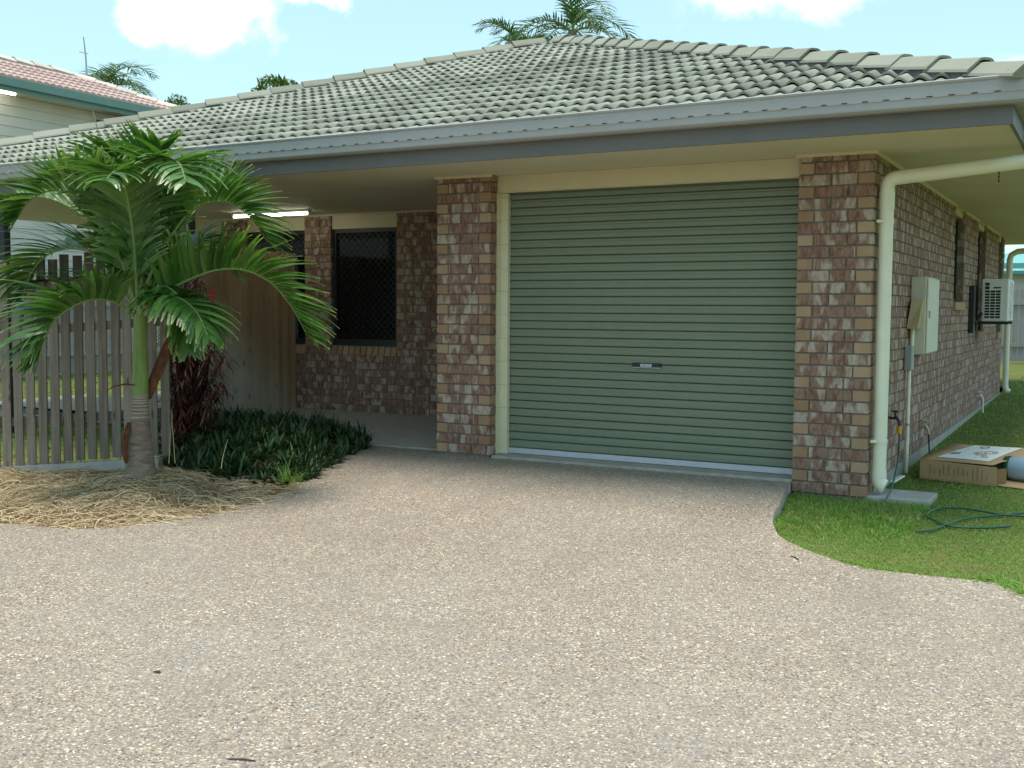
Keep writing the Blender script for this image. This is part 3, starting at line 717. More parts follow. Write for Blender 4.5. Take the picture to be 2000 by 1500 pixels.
gb = empty('junction_box', (XR, 1.5, -.1), 'small grey junction box with cream conduit running down to the lawn', 'junction box')
MB().cham((XR+.002, 1.46, .765), (XR+.062, 1.58, .965), .006).put('casing', gb, 'box_grey')
MB().tube([(XR+.035, 1.53, -.10), (XR+.035, 1.53, .764)], .0155, 10).put('conduit', gb, 'pipe_cream', True)
MB().tube([(XR+.035, 1.64, .966-.03), (XR+.035, 1.64, 1.11)], .0155, 10).put('conduit', gb, 'pipe_cream', True)
MB().tube([(XR+.035, 1.53, .30), (XR+.035, 1.53, .32)], .020, 10).put('saddle_clip', gb, 'box_grey', True)
# air conditioner
ac = empty('air_conditioner', (XR+.2, 6.5, 1.13), 'white outdoor air conditioner unit on a bracket high on the side wall', 'air conditioner')
ax0, ax1, ay0, ay1, az0, az1 = XR+.09, XR+.39, 6.45, 7.22, 1.135, 1.65
MB().cham((ax0, ay0, az0), (ax1, ay1, az1), .012).put('casing', ac, 'white_plastic')
gx0, gx1 = ax0+.035, ax0+.215; gs = MB(); 
MB().box((gx0, ay0-.002, az0+.03), (gx1, ay0+.01, az1-.14)).put('grille_recess', ac, 'black_plastic')
MB().box((gx0, ay0-.002, az1-.138), (gx0+.05, ay0+.01, az1-.04)).put('grille_recess', ac, 'black_plastic')
for i in range(11): gs.cham((gx0-.004, ay0-.007, az0+.03+i*.0345), (gx1+.004, ay0-.0022, az0+.038+i*.0345), .001)
for i in range(4): gs.box((gx0-.004+i*.0607, ay0-.0075, az0+.028), (gx0+.002+i*.0607, ay0-.0023, az1-.138))
for i in range(3): gs.box((gx0-.004, ay0-.007, az1-.135+i*.045), (gx0+.054, ay0-.0022, az1-.127+i*.045))
gs.put('grille', ac, 'white_plastic')
MB().cham((gx0+.095, ay0-.006, az1-.115), (gx0+.18, ay0-.001, az1-.098), .002).put('carry_slot', ac, 'dark_metal')
fg = MB()
for rr in (.06, .12, .18, .22): fg.tube([(ax1+.012, ay0+.30+rr*math.cos(t), az0+.26+rr*math.sin(t)) for t in np.linspace(0, 2*math.pi, 25)], .004, 5, cap=False)
for t in range(8): fg.tube([(ax1+.012, ay0+.30, az0+.26), (ax1+.012, ay0+.30+.22*math.cos(t*math.pi/4), az0+.26+.22*math.sin(t*math.pi/4))], .003, 5)
fg.put('fan_guard', ac, 'white_plastic')
for y in (ay0+.12, ay1-.12):
    k = MB(); k.box((XR+.002, y-.02, az0-.035), (ax1-.0, y+.02, az0-.002)); k.box((XR+.002, y-.02, az0-.12), (XR+.03, y+.02, az0-.036)); k.put('wall_bracket', ac, 'dark_metal')
MB().cham((XR+.002, 5.95, 1.0), (XR+.06, 6.10, 1.56), .006).put('pipe_duct', ac, 'dark_metal')
MB().tube([(XR+.03, 6.12, 1.2), (XR+.05, 6.25, 1.12), (XR+.1, 6.5, 1.25)], .02, 8).put('line_set', ac, 'black_plastic', True)
# taps
def tap(loc, label, mat, hang=None):
    t = empty('garden_tap', loc, label, 'tap'); x, y, z = loc
    MB().tube([(x-.01, y, z), (x+.05, y, z)], .010, 8).put('inlet', t, mat, True)
    MB().tube([(x+.045, y, z+.02), (x+.06, y, z), (x+.075, y, z-.03), (x+.078, y, z-.06)], [.012, .013, .011, .010], 8).put('spout', t, mat, True)
    MB().tube([(x+.045, y, z+.018), (x+.045, y, z+.05)], .007, 6).cham((x+.02, y-.03, z+.048), (x+.07, y+.03, z+.06), .004).put('handle', t, mat)
    return t
t1 = tap((XR, .86, .42), 'tap with yellow hose connector just behind the corner downpipe', 'dark_metal')
c1 = (XR+.078, .86, .36); MB().tube([c1, (c1[0], c1[1], c1[2]-.06)], .017, 10).put('hose_connector', t1, 'yellow', True)
t2 = tap((XR, 2.45, .20), 'pale tap with a thin black hose near the cardboard box', 'brass')
c2 = (XR+.078, 2.45, .14); MB().tube([c2, (c2[0]+.01, c2[1], -.02), (c2[0]+.06, c2[1]+.02, -.07), (c2[0]+.15, c2[1]+.05, -.09)], .007, 8).put('drip_hose', t2, 'black_plastic', True)
t3 = tap((XR, 7.15, .17), 'white waste pipe tap low on the far brick side wall', 'white_plastic')
MB().tube([(XR+.078, 7.15, .11), (XR+.078, 7.17, -.05)], .014, 8).put('waste_pipe', t3, 'white_plastic', True)

# concrete pad, off-cut, box and drum, hose
pd = [pix(1700, 960), pix(1832, 967), pix(1816, 986), pix(1705, 985)]
pad = MB().cham((XR-.02, .03, -.16), (4.08, .44, -.072), .008).put('concrete_pad', None, 'concrete', label='small pale concrete pad on the grass under the downpipe', category='pad')
q0, q1 = onZ(1735, 944, -.06), onZ(1763, 933, -.05)
MB().cham((-.0, -.02, 0), (.16, .02, .012), .003, 0, Matrix.Translation((q0[0]+.02, q0[1]+.05, -.062)) @ Matrix.Rotation(R(70), 4, 'Z') @ Matrix.Rotation(R(-12), 4, 'Y')).put('timber_offcut', None, 'white_plastic', label='thin white strip lying beside the foot of the downpipe', category='offcut')
bx_ = empty('cardboard_box', (4.1, 1.8, -.1), 'flat open cardboard box with white printed label lying on the lawn', 'box')
# box plan: front-left, front-right, back-right, back-left
fl, fr = np.array([3.838, 1.24]), np.array([4.40, 1.14]); dirx = (fr-fl)/np.linalg.norm(fr-fl); bl = np.array([3.94, 2.46]); diry = (bl-fl); blen = np.linalg.norm(diry); diry = diry/blen
wid = .585; z0, z1 = -.095, .065
def bp(u, v, z): p = fl+dirx*u+diry*v; return (p[0], p[1], z)
def panel(name, quad, thick, parent, mat, lbl=None):
    a, b, c, d = [Vector(x) for x in quad]; n = (b-a).cross(d-a).normalized()*thick
    k = MB().add([a, b, c, d, a+n, b+n, c+n, d+n], [(3, 2, 1, 0), (4, 5, 6, 7), (0, 1, 5, 4), (1, 2, 6, 5), (2, 3, 7, 6), (3, 0, 4, 7)])
    o = k.put(name, parent, mat)
    return o
panel('base_panel', [bp(0, 0, z0+.006), bp(wid, 0, z0+.006), bp(wid, blen, z0+.006), bp(0, blen, z0+.006)], .005, bx_, 'cardboard')
panel('front_panel', [bp(0, 0, z0), bp(wid, 0, z0-.005), bp(wid-.0, .0, z1-.015), bp(0, 0, z1)], -.006, bx_, 'cardboard')
panel('side_panel', [bp(.0, .007, z0), bp(0, .007, z1-.001), bp(0, blen-.007, z1-.001), bp(0, blen-.007, z0)], .006, bx_, 'cardboard')
panel('back_panel', [bp(0, blen, z0), bp(0, blen, z1), bp(wid+.25, blen, z1), bp(wid+.25, blen, z0)], .006, bx_, 'cardboard')
tp = MB(); nu, nv = 8, 6; V = []; F = []
for j in range(nv+1):
    for i in range(nu+1):
        v = j/nv*blen; u_ = i/nu*(wid-.03+.33*smooth01(np.array(j/nv)*1.1)); sag = .0
        V.append(bp(u_, v, z1+.004+.012*math.sin(i/nu*3.0)*math.sin(j/nv*3.0)+.02*(i/nu)**3*(j/nv)))
for j in range(nv):
    for i in range(nu): k = j*(nu+1)+i; F.append((k, k+1, k+nu+2, k+nu+1))
kk = len(V); V2 = [(x, y, z-.005) for x, y, z in V]; F2 = [tuple(i+kk for i in reversed(f)) for f in F]
edge = [i for i in range(nu+1)]+[j*(nu+1)+nu for j in range(1, nv+1)]+[nv*(nu+1)+i for i in range(nu-1, -1, -1)]+[j*(nu+1) for j in range(nv-1, 0, -1)]
F3 = [(edge[i], edge[(i+1) % len(edge)], edge[(i+1) % len(edge)]+kk, edge[i]+kk) for i in range(len(edge))]
tp.add(V+V2, F+F2+F3); topo = tp.put('top_panel', bx_, 'cardboard', True)
def topz(u, v): return z1+.0065+.012*math.sin(u/(wid-.03+.33*float(smooth01(np.array(v/blen*1.1))))*3.0)*math.sin(v/blen*3.0)+.02*(min(1, u/(wid+.2)))**3*(v/blen)
def decal(name, outline, dz_, mat, parent):
    """flat print that follows the panel: subdivided strip grid over (u,v) rectangle or polygon fan"""
    cx_ = sum(p[0] for p in outline)/len(outline); cy_ = sum(p[1] for p in outline)/len(outline)
    V = [bp(cx_, cy_, topz(cx_, cy_)+dz_)]+[bp(u_, v, topz(u_, v)+dz_) for u_, v in outline]; n = len(outline)
    return MB().add(V, [(0, 1+i, 1+(i+1) % n) for i in range(n)]).put(name, parent, mat, recalc=False)
lv = []; nn = 10
lab = MB(); g0u, g1u, g0v, g1v = .10, .50, .14, 1.16; ng = 10; V = []; F = []
for j in range(ng+1):
    for i in range(ng+1):
        v = g0v+(g1v-g0v)*j/ng; u_ = g0u+(g1u-g0u)*i/ng+.10*(j/ng); V.append(bp(u_, v, topz(u_, v)+.0015))
for j in range(ng):
    for i in range(ng): k = j*(ng+1)+i; F.append((k, k+1, k+ng+2, k+ng+1))
lab.add(V, F).put('printed_label', topo, 'print_white', recalc=False)
def rect(u, v, du, dv): return [(u, v), (u+du, v), (u+du, v+dv), (u, v+dv)]
ink = MB()
def addrect(u, v, du, dv, mi=0):
    o = rect(u, v, du, dv); ink.add([bp(a_, b_, topz(a_, b_)+.0032) for a_, b_ in o], [(0, 1, 2, 3)], mi)
def ring(u, v, a_, b_, th, mi=0, n=18):
    V = []
    for i in range(n):
        t = 2*math.pi*i/n
        for s in (1, 1-th): uu, vv = u+a_*s*math.cos(t), v+b_*s*math.sin(t); V.append(bp(uu, vv, topz(uu, vv)+.0032))
    ink.add(V, [(2*i, 2*((i+1) % n), 2*((i+1) % n)+1, 2*i+1) for i in range(n)], mi)
for i in range(7): addrect(.145+i*.011, .36+i*.004, .007, .12+.03*(i % 2))
ring(.315, .98, .04, .09, .22); addrect(.29, .93, .03, .04, 1); addrect(.325, .97, .025, .05, 1)
ring(.43, .62, .05, .10, .18); addrect(.40, .66, .012, .05); addrect(.44, .60, .014, .04); addrect(.465, .64, .012, .05)
for i, (u_, v) in enumerate([(.33, .52), (.35, .60), (.36, .44), (.385, .50), (.41, .42), (.43, .36)]): ring(u_, v, .018, .05, .35, i % 2)
addrect(.40, .30, .06, .03, 1); addrect(.50, .98, .012, .03); addrect(.22, .72, .012, .02); addrect(.37, .24, .010, .018)
ink.put('label_print', topo, ['print_ink', 'print_gold'], recalc=False, kind='stuff')
panel('open_flap', [bp(wid, .01, z0+.004), bp(wid+.27, .02, z0-.008), bp(wid+.25, .40, z0-.004), bp(wid, .42, z0+.006)], .005, bx_, 'cardboard')
panel('inner_flap', [bp(wid-.012, .005, z0+.012), bp(wid+.05, .11, z0+.012), bp(wid+.05, .11, z1-.03), bp(wid-.012, .005, z1-.03)], .005, bx_, 'cardboard_dark')
sideprint = MB()
for i in range(13):
    u_ = .08+i*.036+random.uniform(-.006, .006); k0 = random.uniform(.02, .06); k1 = random.uniform(.09, .14)
    a_, b_ = bp(u_, -.0075, z0+k0), bp(u_+.004, -.0075, z0+k1); sideprint.add([bp(u_, -.0085, z0+k0), bp(u_+.005, -.0085, z0+k0), bp(u_+.005, -.0085, z0+k1), bp(u_, -.0085, z0+k1)], [(0, 1, 2, 3)])
sideprint.put('faded_print', bx_, 'cardboard_dark', recalc=False, kind='stuff')
dr = empty('plastic_drum', bp(wid+.12, .28, z0), 'pale blue plastic drum with green rim sticking out of the cardboard box', 'drum')
c0, c1_ = Vector(bp(wid-.03, .36, .012)), Vector(bp(wid+.70, .32, .012))
dd_ = (c1_-c0).normalized()
MB().tube([c0+dd_*t for t in (.075, .085, .30, .31, .45, .46, .70, .72)], [.088, .094, .094, .091, .091, .094, .094, .088], 28).put('body', dr, 'drum_blue', True)
MB().tube([c0+dd_*t for t in (.02, .03, .06, .074)], [.070, .088, .095, .096], 28).put('lid', dr, 'drum_green', True)
# garden hose
hs = empty('garden_hose', (XR+.1, .8, -.1), 'dark green garden hose looping over the grass from the corner tap', 'hose')
def hz(p, dz_=.02): return (p[0], p[1], float(zlawn(np.array([[p[0], p[1]]]))[0])+dz_)
hp = [(c1[0], c1[1], c1[2]-.05), (c1[0]+.01, .80, .15), (c1[0]+.03, .55, .02), (c1[0]+.05, .30, -.04), (3.80, .06, -.055)]
def catm(pts, n=8):
    pts = [np.array(p, float) for p in pts]; out = []; m_ = len(pts)
    for i in range(m_-1):
        p0, p1, p2, p3 = (pts[max(0, min(m_-1, i+k))] for k in (-1, 0, 1, 2))
        for j in range(n):
            t = j/n; out.append(.5*((2*p1)+(-p0+p2)*t+(2*p0-5*p1+4*p2-p3)*t*t+(-p0+3*p1-3*p2+p3)*t**3))
    out.append(pts[-1]); return [tuple(p) for p in out]
hp2 = [(3.80, .06, -.055), (3.80, -.12, -.085)]+[hz(onZ(x_, y_, -.1), .004) for x_, y_ in [(1715, 1003), (1745, 1018)]]
MB().tube(catm(hp+hp2[1:]), .0065, 8).put('hose_run', hs, 'hose_green', True)
loop = [hz(onZ(x_, y_, -.09), .018) for x_, y_ in [(1790, 1034), (1822, 1030), (1850, 1020), (1880, 1011), (1925, 1006), (1965, 1003), (2000, 999), (2040, 990), (2070, 1000), (2040, 1012), (1995, 1006), (1950, 1002), (1915, 996), (1870, 990), (1835, 991), (1814, 998), (1812, 1006), (1828, 1014), (1848, 1022), (1880, 1026), (1930, 1027), (1975, 1024)]]
MB().tube(catm(loop), .0068, 8).put('hose_loop', hs, 'hose_green', True)

# ------------------------------------------------------------------ fences
pf = empty('picket_fence', tuple(atD(120, 905, 9.1)), 'weathered timber picket fence with narrow gaps behind the palm tree', 'fence')
dv_ = A1-A0; ln = math.hypot(dv_[0], dv_[1]); ang = math.atan2(dv_[1], dv_[0]); npk = int(ln/.1015)
pk_me = []
for v in range(3):
    w_ = .0365
    k = MB(); k.cham((-w_, 0, 0), (w_, .016, 1.66), .002); me_ = k.me('picket'); me_.materials.append(MAT['picket_wood']); pk_me.append(me_)
for i in range(npk+1):
    t = (i+.5)/npk; p = A0+dv_*t
    s = (1.0+.012*random.uniform(-1, 1))
    Mx = Matrix.Translation((p[0], p[1], p[2]+random.uniform(-.01, .01))) @ Matrix.Rotation(ang+random.uniform(-.02, .02), 4, 'Z') @ Matrix.Rotation(random.uniform(-.006, .006), 4, 'Y') @ Matrix.Diagonal((1, 1, s, 1))
    put('picket', random.choice(pk_me), pf, mtx=Mx)
for z in (.35, 1.08, 1.45):
    n_ = np.array([-math.sin(ang), math.cos(ang), 0])*.02
    k = MB(); a_ = A0+n_+np.array([0, 0, z]); b_ = A1+n_+np.array([0, 0, z]); k.extr([(0, -.035), (.035, -.035), (.035, .035), (0, .035)], a_, b_, (-math.sin(ang), math.cos(ang), 0), (0, 0, 1)); k.put('rail', pf, 'picket_wood')
kp = MB(); a_ = A0+np.array([0, 0, -.012]); b_ = A1+np.array([0, 0, -.012]); kp.extr([(-.03, -.25), (.05, -.25), (.05, 0), (-.03, 0)], a_, b_, (-math.sin(ang), math.cos(ang), 0), (0, 0, 1)); kp.put('concrete_plinth', pf, 'concrete')
sc = empty('paling_screen', (-3.75, 1.6, 0), 'tall solid screen of brown and grey vertical palings beside the porch', 'screen')
bw_ = .078; y = .55; i = 0
bms = MB().cham((-.009, 0, 0), (.009, bw_-.006, 1.93), .003).me('paling'); bms.materials.append(MAT['screen_wood'])
while y < YB-.08:
    put('paling', bms, sc, mtx=Matrix.Translation((-3.74+random.uniform(-.004, .004), y, .0+random.uniform(-.012, .012)))); y += bw_
for z in (.3, 1.0, 1.7): MB().box((-3.80, .55, z-.035), (-3.752, YB-.02, z+.035)).put('rail', sc, 'screen_wood')
for y in (.6, 2.5): MB().cham((-3.90, y-.045, -.1), (-3.802, y+.045, 1.9), .004).put('post', sc, 'screen_wood')
def palefence(name, a_, b_, h_, z0_, label, matn, pw=.09, gap=.03, group=None):
    f = empty(name, (a_[0], a_[1], z0_), label, 'fence'); a_, b_ = np.array(a_), np.array(b_); L_ = np.linalg.norm(b_-a_); ang = math.atan2(b_[1]-a_[1], b_[0]-a_[0]); n_ = int(L_/(pw+gap))
    me_ = MB().box((0, -.01, 0), (pw, .01, h_)).me('paling'); me_.materials.append(MAT[matn])
    for i in range(n_):
        p = a_+(b_-a_)*i/n_; put('paling', me_, f, mtx=Matrix.Translation((p[0], p[1], z0_+random.uniform(-.015, .015))) @ Matrix.Rotation(ang+random.uniform(-.03, .03), 4, 'Z'))
    nx, ny = -math.sin(ang), math.cos(ang)
    for z in (.22*h_, .8*h_):
        k = MB(); k.extr([(.011, -.04), (.05, -.04), (.05, .04), (.011, .04)], (a_[0], a_[1], z0_+z), (b_[0], b_[1], z0_+z), (nx, ny, 0), (0, 0, 1)); k.put('rail', f, matn)
        k = MB(); k.extr([(-.05, -.035), (-.011, -.035), (-.011, .035), (-.05, .035)], (a_[0], a_[1], z0_+z), (b_[0], b_[1], z0_+z), (nx, ny, 0), (0, 0, 1)); k.put('rail', f, matn)
    return f
palefence('boundary_fence', (-12.0, 1.0), (-12.0, 12.5), 1.6, .0, 'pale grey paling fence in front of the neighbouring house', 'grey_wood')
palefence('back_fence', (1.0, 21.0), (8.5, 21.0), 1.75, .05, 'grey paling fence across the far end of the side lawn', 'grey_wood', .13, .012)

# ------------------------------------------------------------------ neighbouring house on the left
nb = empty('neighbour_house', (-15, 6, 0), 'cream boarded two storey house with pink tiled roof and teal gutter', 'house')
NX, NYC = -12.35, 9.45; NGZ = 5.17; WX = NX-.55; WY = NYC-.55
nw = MB(); nw.box((WX-8, -14, -.3), (WX-.02, WY-.02, NGZ-.02)); nwall = nw.put('wall', nb, 'underlay')
bd = MB().extr([(0, 0), (.022, 0), (.006, .185), (0, .185)], (WX-.02, -14, 0), (WX-.02, WY, 0), (1, 0, 0), (0, 0, 1)).me('weatherboard'); bd.materials.append(MAT['neigh_wall'])
z = -.1
while z < NGZ-.12: put('weatherboard', bd, nwall, loc=(0, 0, z)); z += .187
bd2 = MB().extr([(0, 0), (.022, 0), (.006, .185), (0, .185)], (WX-8, WY-.02, 0), (WX-.02, WY-.02, 0), (0, 1, 0), (0, 0, 1)).me('weatherboard'); bd2.materials.append(MAT['neigh_wall'])
z = -.1
while z < NGZ-.12: put('weatherboard', bd2, nwall, loc=(0, 0, z)); z += .187
MB().box((WX-9, -14.5, NGZ-.03), (NX-.02, NYC-.02, NGZ-.01)).put('soffit', nb, 'neigh_wall')
k = MB(); k.box((NX-.02, -14.5, NGZ-.08), (NX, NYC, NGZ+.06)); k.box((NX-9, NYC-.019, NGZ-.08), (NX-.021, NYC, NGZ+.06)); k.put('fascia', nb, 'neigh_teal')
k = MB(); gp2 = [(0, 0), (.10, .0), (.12, .13), (.10, .14), (.09, .02), (0, .01)]; k.extr(gp2, (NX+.001, -14.5, NGZ+.0), (NX+.001, NYC+.1, NGZ+.0), (1, 0, 0), (0, 0, 1)); k.extr(gp2, (NX-9, NYC+.001, NGZ), (NX, NYC+.001, NGZ), (0, 1, 0), (0, 0, 1)); k.put('gutter', nb, 'neigh_teal')
kx = NX+.1-(NYC+.1); dd_ = ray(140, 150); tt = (kx-CAM[0]+CAM[1])/(dd_[0]-dd_[1]); NA = CAM+dd_*tt; nh = NX+.1-NA[0]; nsl = (NA[2]-(NGZ+.1))/nh
EX, EZ2 = NX+.1, NGZ+.12
V = [(EX, -14.5, EZ2), (EX, NYC+.1, EZ2), tuple(NA), (NA[0], -14.5, NA[2]), (NA[0]-nh, NYC+.1, EZ2), (NA[0]-nh, -14.5, EZ2)]
nroof = MB().add(V, [(0, 1, 2, 3), (1, 4, 2), (3, 2, 4, 5)]).put('roof', nb, 'pink_tile', recalc=False)
# courses of roof tiles on the slope in view, joined (too far to pick apart)
ct = MB(); an2 = math.atan(nsl); rows = int(nh/math.cos(an2)/.32); tw = .15
for i in range(rows):
    s0 = i*.32; x0_ = EX-s0*math.cos(an2); z0_ = EZ2+s0*math.sin(an2); x1_ = EX-(s0+.34)*math.cos(an2); z1_ = EZ2+(s0+.34)*math.sin(an2)
    ymax = NYC+.1-(EX-x0_); y = ymax; Vr = []
    us = np.arange(2.0, ymax, .05)
    hh = .03*np.abs(np.sin(us/.30*math.pi*2))**.8
    n_ = len(us)
    if n_ < 3: continue
    V = [(x0_+.01, u_, z0_+.05+h_) for u_, h_ in zip(us, hh)]+[(x1_, min(u_, NYC+.1-(EX-x1_)), z1_+.02+h_) for u_, h_ in zip(us, hh)]+[(x0_+.01, u_, z0_+.02) for u_ in us]
    ct.add(V, [(j, j+1, n_+j+1, n_+j) for j in range(n_-1)]+[(2*n_+j, 2*n_+j+1, j+1, j) for j in range(n_-1)])
ct.put('roof_tiles', nroof, 'pink_tile', recalc=False, kind='stuff')
hipcaps((EX, NYC+.1, EZ2+.06), tuple(NA+np.array([0, 0, .06])), nroof, 'pink_hip', 'pink_hip', step=.42, wid=.14, name='hip_tile')
hipcaps((NA[0], -2, NA[2]+.06), tuple(NA+np.array([0, 0, .06])), nroof, 'pink_hip', 'pink_hip', step=.42, wid=.14, name='ridge_tile')
# hooded window and strip light under the eave
wy0, wy1 = 7.55, 8.55
hd = MB(); hd.add([(WX, wy0-.1, NGZ-.18), (WX, wy1+.1, NGZ-.18), (WX+.35, wy1+.1, NGZ-.30), (WX+.35, wy0-.1, NGZ-.30), (WX, wy0-.1, NGZ-.24), (WX, wy1+.1, NGZ-.24), (WX+.35, wy1+.1, NGZ-.36), (WX+.35, wy0-.1, NGZ-.36)], [(0, 1, 2, 3), (7, 6, 5, 4), (0, 3, 7, 4), (1, 5, 6, 2), (3, 2, 6, 7)]); hd.put('window_hood', nb, 'hood_brown')
k = MB(); k.box((WX+.002, wy0, NGZ-1.4), (WX+.03, wy1, NGZ-.32)); nwi = k.put('window', nb, 'white_plastic')
for y0, y1 in ((wy0+.06, wy0+.46), (wy0+.54, wy1-.06)): MB().box((WX+.024, y0, NGZ-1.32), (WX+.034, y1, NGZ-.40)).put('pane', nwi, 'glass_dark')
nl = onZ(20, 207, NGZ-.08); nlt = empty('strip_light', (nl[0], nl[1], NGZ-.05), 'lit strip light under the teal eave of the neighbouring house', 'light')
nl = onX(30, 208, WX+.28)
MB().tube([(WX+.28, nl[1]-1.2, NGZ-.06), (WX+.28, nl[1], NGZ-.06)], .025, 8).put('tube', nlt, 'tube_glow', True)
MB().box((WX+.24, nl[1]-1.25, NGZ-.036), (WX+.32, nl[1]+.04, NGZ-.031)).put('batten', nlt, 'white_plastic')
ap = onX(172, 150, -15.2); at_ = onX(163, 72, -15.2)
am = empty('antenna_mast', (-15.2, ap[1], 5.8), 'thin metal antenna mast rising behind the pink tiled roof', 'antenna')
MB().tube([(-15.2, ap[1], 5.6), (-15.2, (ap[1]+at_[1])/2, (ap[2]+at_[2])/2), (-15.2, at_[1], at_[2])], [.022, .018, .012], 8).put('mast', am, 'galv', True)
MB().tube([(-15.2, at_[1]-.12, at_[2]-.35), (-15.2, at_[1]+.12, at_[2]-.35)], .008, 6).put('crossbar', am, 'galv', True)

# shed at the far right
sh = empty('garden_shed', (5, 25, 0), 'pale shed with teal roof edge beyond the back fence', 'shed')
k = MB(); k.box((1.2, 24, -.2), (9, 28, 2.3)); k.put('wall', sh, 'neigh_wall')
k = MB(); k.add([(.9, 23.6, 2.32), (9.3, 23.6, 2.32), (9.3, 26, 2.9), (.9, 26, 2.9), (.9, 28.4, 2.32), (9.3, 28.4, 2.32), (.9, 23.6, 2.24), (9.3, 23.6, 2.24), (9.3, 28.4, 2.24), (.9, 28.4, 2.24)], [(0, 1, 2, 3), (3, 2, 5, 4), (6, 7, 1, 0), (7, 8, 5, 2, 1), (9, 6, 0, 3, 4), (9, 8, 7, 6)]); k.put('roof', sh, 'teal_bright')
k = MB(); k.box((.9, 23.52, 2.38), (9.3, 23.6, 2.52)); k.put('gutter', sh, 'teal_bright')

# ------------------------------------------------------------------ palms
def frond_arrays(pts, n_pairs, Lmax, width, vup=.55, fwd=.55, droop=.5, start=.16, seed=0, twist=0., upv=None, segs=5):
    """feather palm frond: rachis polyline -> leaflet mesh arrays"""
    rg = np.random.default_rng(seed); P = np.array(pts, float)
    seg = np.linalg.norm(np.diff(P, axis=0), axis=1); cum = np.concatenate([[0], np.cumsum(seg)]); tot = cum[-1]
    def at(s):
        s = np.clip(s, 0, tot); return np.array([np.interp(s, cum, P[:, k]) for k in range(3)])
    V = []; F = []; T = []
    for i in range(n_pairs):
        t = start+(1-start)*(i+rg.uniform(-.25, .25))/(n_pairs-1); t = min(max(t, start), 1.)
        s = t*tot; p = at(s); tg = at(min(s+.04*tot, tot))-at(s-.04*tot); tg /= np.linalg.norm(tg)+1e-9
        u0 = np.array([0, 0, 1.]) if upv is None else upv
        side = np.cross(tg, u0); nl_ = np.linalg.norm(side)
        side = side/nl_ if nl_ > .15 else _r
        nrm = np.cross(side, tg); nrm /= np.linalg.norm(nrm)
        ll = Lmax*(.45+.55*math.sin(math.pi*min(1, (t-start)/(1-start)*.80+.16)))*(1-.35*max(0, t-.85)/.15)
        for sg in (-1, 1):
            l = ll*rg.uniform(.82, 1.08); fw_ = fwd+.55*max(0, t-.6)+rg.uniform(-.1, .1); vu = vup*(1-.7*max(0, t-.5))+rg.uniform(-.15, .15)
            d = side*sg*.75+tg*fw_+nrm*vu; d /= np.linalg.norm(d)
            wv = np.cross(d, side*sg*.2+nrm); wv = np.cross(d, nrm); wv /= np.linalg.norm(wv)+1e-9
            dr_ = droop*rg.uniform(.6, 1.5); q = p.copy(); k0 = len(V); dirn = d.copy()
            for a in range(segs+1):
                f = a/segs; wd = width*(.35+.65*min(1, f*4))*(1-max(0, f-.35)/.65*.86)
                V += [q-wv*wd/2, q+wv*wd/2]; T += [f, f]
                if a < segs:
                    dirn = dirn+np.array([0, 0, -1.])*dr_*(.25+f)/segs*1.4; dirn /= np.linalg.norm(dirn); q = q+dirn*l/segs
                    F.append((k0+2*a, k0+2*a+1, k0+2*a+3, k0+2*a+2))
    return np.array(V), np.array(F), np.array(T)
def frond(parent, pts, n_pairs=44, Lmax=.55, width=.034, mat='palm_leaf', rr=.011, **kw):
    pts = catm(pts, 6)
    V, F, T = frond_arrays(pts, n_pairs, Lmax, width, **kw)
    o = put('frond', npmesh('frond', V, F, mat, False, T), parent)
    n_ = len(pts); MB().tube(pts, [rr*(1.25-.95*i/(n_-1)) for i in range(n_)], 6).put('rachis', o, 'rachis', True)
    return o
pb = palm_base; PD = float((pb-CAM)@_fw)
palm = empty('palm_tree', tuple(pb), 'young palm with ringed grey trunk and arching green fronds in straw bed', 'palm tree')
def pz(y): return atD(274, y, PD)
prof = [(945, 66), (925, 62), (915, 58), (900, 53), (880, 48), (860, 43), (840, 39), (820, 36), (800, 33), (785, 30.5), (772, 29.5)]
tv = MB(); ringr = []; tpts = []; trad = []
for (y0, w0_), (y1, w1_) in zip(prof[:-1], prof[1:]):
    ns = max(2, int((y0-y1)/4))
    for k in range(ns):
        f = k/ns; yy = y0+(y1-y0)*f; ww = (w0_+(w1_-w0_)*f)/2*PD/FPX; p = pz(yy); px_off = 1.5*(yy-770)/150/FPX*PD
        bul = 1+.035*(1 if (len(tpts) % 3 == 0 and yy < 880) else 0)
        tpts.append(tuple(p)); trad.append(ww*bul)
tpts.append(tuple(pz(771))); trad.append(29/2*PD/FPX)
tv.tube(tpts, trad, 20).put('trunk', palm, 'palm_trunk', True)
for yy, wdt in ((772, 30.5), (776, 30), (781, 30.5), (786, 31.3), (792, 32.3), (799, 33.6), (806, 34.6), (814, 35.8)):
    p = pz(yy); rr_ = wdt/2*PD/FPX*1.03; MB().tube([(p[0], p[1], p[2]-.0035), (p[0], p[1], p[2]+.0035)], rr_, 20).put('trunk_ring', palm, 'ring_pale', True)
cs_ = [(771, 29.5), (760, 31), (745, 31.5), (725, 30), (700, 27.5), (670, 25.5), (640, 25), (620, 25), (606, 22), (596, 14)]
MB().tube([tuple(pz(y_)) for y_, _ in cs_], [w_/2*PD/FPX for _, w_ in cs_], 18).put('crownshaft', palm, 'crownshaft', True)
def D3(lst): return [tuple(atD(u_, v_, PD+d_)) for u_, v_, d_ in lst]
